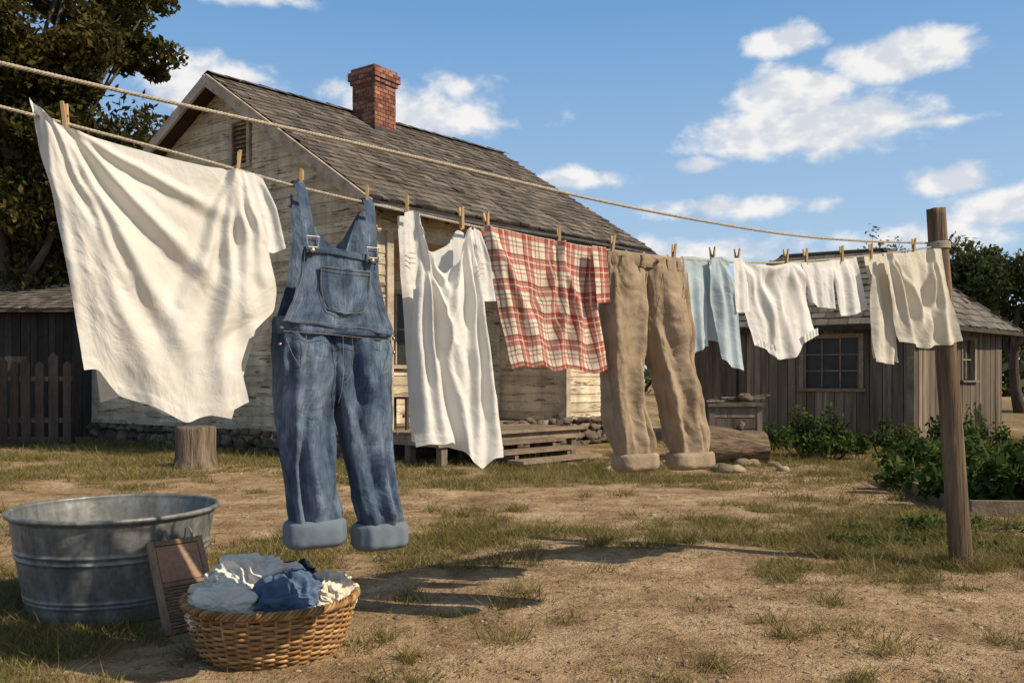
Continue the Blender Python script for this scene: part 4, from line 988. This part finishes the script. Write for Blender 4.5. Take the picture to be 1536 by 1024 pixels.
for i,s_ in enumerate((.167,.677,.893,1.137,1.296,1.529,1.641,1.994,2.281,2.643,2.893,3.06,3.416,3.571,3.868,4.125,4.53)):
    o=bpy.data.objects.new('clothespin',pm); sc.collection.objects.link(o)
    p=W3(s_,.002,rz(s_)+.016); an=math.atan2(e.y,e.x)
    o.matrix_basis=Matrix.Translation(p)@Matrix.Rotation(an+U(-.6,.4),4,'Z')@Matrix.Rotation(U(-.1,.16),4,'Y')@Matrix.Scale(1.02,4)

# ------------------------------------------------------------------ wash tub
tx_,ty_=-1.93,4.22
mb=MB(); H=.485; RB,RT=.375,.462
def rp(z): return RB+(RT-RB)*(z/H)
prof=[(0,.012),(RB-.02,.012),(RB,.0),(RB+.005,.01)]
for z in np.linspace(.02,.455,100):
    q=rp(z)
    for c_,a in((.085,.005),(.105,.005),(.285,.008),(.315,.008)): q+=a*math.exp(-((z-c_)/.007)**2)
    prof.append((q,z))
for a in np.linspace(-1.2,3.6,12): prof.append((RT+.006+.012*math.cos(a),.478+.012*math.sin(a)))
for z in np.linspace(.46,.03,14): prof.append((rp(z)-.004,z))
prof.append((0,.028))
mb.lathe(prof,tx_,ty_,120,.5,0,.014)
for a0 in(-.55,-.55+math.pi):
    tx=Vector((-math.sin(a0),math.cos(a0),0)); ox=Vector((math.cos(a0),math.sin(a0),0)); p=Vector((tx_,ty_,.42))+ox*.455
    mb.sweep(smoothpts([p-tx*.06,p-tx*.065+ox*.02-Vector((0,0,.02)),p-tx*.05+ox*.03-Vector((0,0,.05)),p+tx*.05+ox*.03-Vector((0,0,.05)),p+tx*.065+ox*.02-Vector((0,0,.02)),p+tx*.06],5),.005,7)
mb.obj('galvanized_washtub',[M['zinc']],smooth=True)

# washboard
nw=Vector((.72,-.69,0)).normalized(); aw=Vector((-nw.y,nw.x,0))
bt=Vector((-1.40,3.81,0)); tp=Vector((-1.53,3.93,.37)); upv=(tp-bt).normalized(); fn=aw.cross(upv).normalized()
if fn.dot(nw)<0: fn=-fn
mb=MB(); Lw=.42; cW=bt+upv*Lw/2
mb.obox(cW,aw,upv,fn,(.10,Lw/2-.004,.007),.5,0)
for sg in(-1,1): mb.obox(cW+aw*.112*sg,aw,upv,fn,(.013,Lw/2,.013),None,0)
mb.obox(bt+upv*.31+fn*.009,aw,upv,fn,(.096,.08,.003),.5,1)
mb.obox(bt+upv*.405+fn*.004,aw,upv,fn,(.098,.011,.014),.5,0)
mb.obox(bt+upv*.215+fn*.004,aw,upv,fn,(.098,.008,.012),.5,0)
for i in range(13):
    mb.sweep([bt+upv*(.03+i*.0138)+fn*.010-aw*.097,bt+upv*(.03+i*.0138)+fn*.010+aw*.097],.0052,6,c=.3+.4*R(),m=0)
mb.obj('washboard',[M['wboard'],M['rust']])

# ------------------------------------------------------------------ wicker basket
bx_,by_=-.983,3.55; bk_=empty('laundry_basket',(bx_,by_,0)); mb=MB(); ns=40; rows=19; BH=.215
def br_(z): t=z/BH; return .265+.068*t**.8+.006*math.sin(math.pi*t)
for kx in range(rows):
    z=.014+kx*(BH-.02)/(rows-1); pts=[]
    for i in range(ns*5):
        a=2*math.pi*i/(ns*5); rr=br_(z)+.0075*math.sin(a*ns/2+math.pi*kx)+.002*nz(a*3,kx,1); pts.append((bx_+rr*math.cos(a),by_+rr*math.sin(a),z+.0035*nz(math.cos(a)*3,math.sin(a)*3,kx*.8)))
    mb.sweep(pts,.0058,6,closed=True,c=R(),up=(0,0,1),ell=(.75,1.1))
for i in range(ns):
    a=2*math.pi*(i+.0)/ns; mb.sweep([(bx_+br_(z)*math.cos(a),by_+br_(z)*math.sin(a),z) for z in np.linspace(0,BH+.01,6)],.0052,5,c=R())
for kx in range(4):
    pts=[]
    for i in range(320):
        a=2*math.pi*i/320; ph=a*26+kx*math.pi/2; pts.append((bx_+(.340+.011*math.cos(ph))*math.cos(a),by_+(.340+.011*math.cos(ph))*math.sin(a),.222+.011*math.sin(ph)))
    mb.sweep(pts,.0068,6,closed=True,c=R(),up=(0,0,1))
for kx in range(3):
    pts=[]
    for i in range(240):
        a=2*math.pi*i/240; ph=a*24+kx*2.1; pts.append((bx_+(.268+.006*math.cos(ph))*math.cos(a),by_+(.268+.006*math.cos(ph))*math.sin(a),.008+.006*math.sin(ph)))
    mb.sweep(pts,.005,5,closed=True,c=R()*.5,up=(0,0,1))
mb.lathe([(0,.01),(.26,.01)],bx_,by_,40,.2)
mb.obj('wicker_weave',[M['wicker']],bk_,True)
def crumple(name,c,h,mat,seed,seg=170,amp=.36):
    gm=GM(); V=[];UV=[];nu=seg;nv=seg//2
    for j in range(nv+1):
        th=math.pi*.66*j/nv
        for i in range(nu+1):
            a=2*math.pi*(i%nu)/nu; d=Vector((math.sin(th)*math.cos(a),math.sin(th)*math.sin(a),math.cos(th)))
            w=Vector((nz(d.x*1.3+seed,d.y*1.3,d.z*1.3),nz(d.x*1.3,d.y*1.3+seed,3),nz(d.x*1.3,3,d.z+seed)))*.8
            q=d+w
            n1_=nz(q.x*1.2+seed,q.y*1.2,q.z*1.2); n2_=nz(q.x*1.7+seed*2,q.y*1.7,q.z*1.2)
            rd=1-min(1,abs(n2_)*3.2); rd=rd*rd*(3-2*rd); n3=nz(q.x*3.4+seed,q.y*3.4,q.z*3.4); rd2=1-min(1,abs(n3)*3); rd2=rd2*rd2*(3-2*rd2)
            r_=1+amp*(.6*n1_+.62*(rd-.4)+.24*(rd2-.4))
            V.append((c[0]+d.x*h[0]*r_,c[1]+d.y*h[1]*r_,c[2]+d.z*h[2]*r_*1.2)); UV.append((a*.1,th*.1))
    gm.grid(V,UV,nu,nv,0); gm.build(name,[mat],bk_)
CB=cloth_mat('beige_cotton',(.66,.58,.44),(.78,.70,.56),.4,.2,.05)
WB=cloth_mat('warm_white_cotton',(.76,.71,.61),(.85,.80,.71),.4,.2,.05)
crumple('beige_cloth',(bx_-.21,by_+.0,.205),(.12,.16,.085),CB,1); crumple('white_cloth',(bx_-.08,by_+.03,.25),(.18,.15,.10),WB,12)
crumple('blue_cloth',(bx_+.10,by_-.09,.215),(.135,.12,.10),cloth_mat('blue_chambray',(.075,.12,.195),(.145,.205,.30),.5,.3,0),3)
crumple('cream_cloth',(bx_+.22,by_+.04,.20),(.10,.16,.08),CB,4); crumple('navy_cloth',(bx_+.06,by_+.17,.25),(.08,.07,.06),cloth_mat('navy',(.015,.02,.035),(.03,.04,.06),.5,.3,0),5)
crumple('white_towel',(bx_-.14,by_-.14,.20),(.14,.10,.075),WB,6)

# ------------------------------------------------------------------ world, sun, camera
sd=Vector((.93,-.37,0)).normalized(); el=math.radians(40); sundir=Vector((sd.x*math.cos(el),sd.y*math.cos(el),math.sin(el)))
w=bpy.data.worlds.new('World'); sc.world=w; w.use_nodes=True; t=NT(w.node_tree); bg=t.n['Background']
sky=t.add('ShaderNodeTexSky'); sky.sky_type='NISHITA'; sky.sun_disc=False; sky.sun_elevation=el; sky.sun_rotation=math.atan2(sd.x,sd.y); sky.air_density=1.0; sky.dust_density=1.0; sky.ozone_density=1.2
gen=t.add('ShaderNodeTexCoord').outputs['Generated']; sp=t.add('ShaderNodeSeparateXYZ'); t.k.new(gen,sp.inputs[0])
az=t.math('ARCTAN2',sp.outputs[0],sp.outputs[1]); hyp=t.math('SQRT',t.math('ADD',t.math('MULTIPLY',sp.outputs[0],sp.outputs[0]),t.math('MULTIPLY',sp.outputs[1],sp.outputs[1]))); elv=t.math('ARCTAN2',sp.outputs[2],hyp)
cb=t.add('ShaderNodeCombineXYZ'); t.k.new(az,cb.inputs[0]); t.k.new(elv,cb.inputs[1]); vec=cb.outputs[0]
clouds=[(.331,.268,.155,.036,1.15),(.31,.305,.075,.036,1.3),(.42,.331,.095,.028,1.2),(.312,.357,.05,.021,1.1),(.086,.226,.075,.017,.9),(-.331,.312,.10,.036,1),(-.10,.295,.14,.036,.75),(-.06,.325,.05,.025,.5),(.47,.203,.055,.019,1.05),(.25,.192,.14,.015,.8),(.52,.172,.08,.026,.95),(.214,.237,.03,.012,1),(.44,.15,.12,.022,.75),(.16,.14,.2,.022,.65),(-.29,.402,.09,.014,.8),(.50,.39,.07,.008,.5),(.45,.262,.09,.009,.75),
 (1.2,.35,.3,.06,.9),(-1.1,.4,.3,.07,.9),(2.4,.3,.3,.05,.9)]
Mx=None
for (a,b,ra,rb,wt) in clouds:
    vm=t.add('ShaderNodeVectorMath',operation='MULTIPLY_ADD'); t.k.new(vec,vm.inputs[0]); vm.inputs[1].default_value=(1/ra,1/rb,0); vm.inputs[2].default_value=(-a/ra,-b/rb,0)
    ln=t.add('ShaderNodeVectorMath',operation='LENGTH'); t.k.new(vm.outputs[0],ln.inputs[0])
    v=t.math('MULTIPLY_ADD',ln.outputs['Value'],-wt,wt)
    Mx=v if Mx is None else t.math('MAXIMUM',Mx,v)
def cn(off,dt):
    vm=t.add('ShaderNodeVectorMath',operation='MULTIPLY_ADD'); t.k.new(vec,vm.inputs[0]); vm.inputs[1].default_value=(1,1.5,0); vm.inputs[2].default_value=(off[0],off[1],.3)
    return t.noise(vm.outputs[0],18,dt,.56,.1)
n1_=cn((0,0),6); n2_=cn((.012,.03),3)
dens=t.mapr(t.math('ADD',t.math('MULTIPLY',Mx,.95),t.math('MULTIPLY_ADD',n1_,1.7,-.85)),.02,.6,0,1,True)
shade=t.mapr(t.math('ADD',t.math('SUBTRACT',n1_,n2_),t.math('MULTIPLY',Mx,-.05)),-.13,.10,0,1,True)
ccol=t.mix(shade,(6.9,7.2,7.8),(9.5,9.3,9.0))
alpha=t.math('MULTIPLY',dens,.94)
low=t.ramp(t.math('MULTIPLY',elv,2.0),[(0,(.58,.71,.82)),(.3,(.40,.59,.81)),(.8,(.165,.37,.69))])
low=t.scale(low,10.0)
lf=t.mapr(elv,.35,.9,.92,0,True)
hi=t.mix(1.0,sky.outputs[0],(1.3,1.08,.88),'MULTIPLY')
base_=t.mix(lf,hi,low)
fin=t.mix(alpha,base_,ccol)
t.k.new(fin,bg.inputs[0]); bg.inputs[1].default_value=.1
ld=bpy.data.lights.new('sun','SUN'); ld.energy=5.0; ld.angle=math.radians(.53); ld.color=(1,.875,.69); lo=bpy.data.objects.new('sun',ld); sc.collection.objects.link(lo)
lo.rotation_euler=(-sundir).to_track_quat('-Z','Y').to_euler(); lo.location=sundir*30
cd=bpy.data.cameras.new('camera'); cd.lens=36*1300/1536; cd.sensor_width=36; cd.shift_y=58/1536; cd.clip_end=2000; cd.clip_start=.05
co=bpy.data.objects.new('camera',cd); sc.collection.objects.link(co); co.location=(0,0,1.1); co.rotation_euler=(math.radians(90),0,0); sc.camera=co
sc.view_settings.view_transform='Standard'; sc.view_settings.look='None'; sc.view_settings.exposure=0
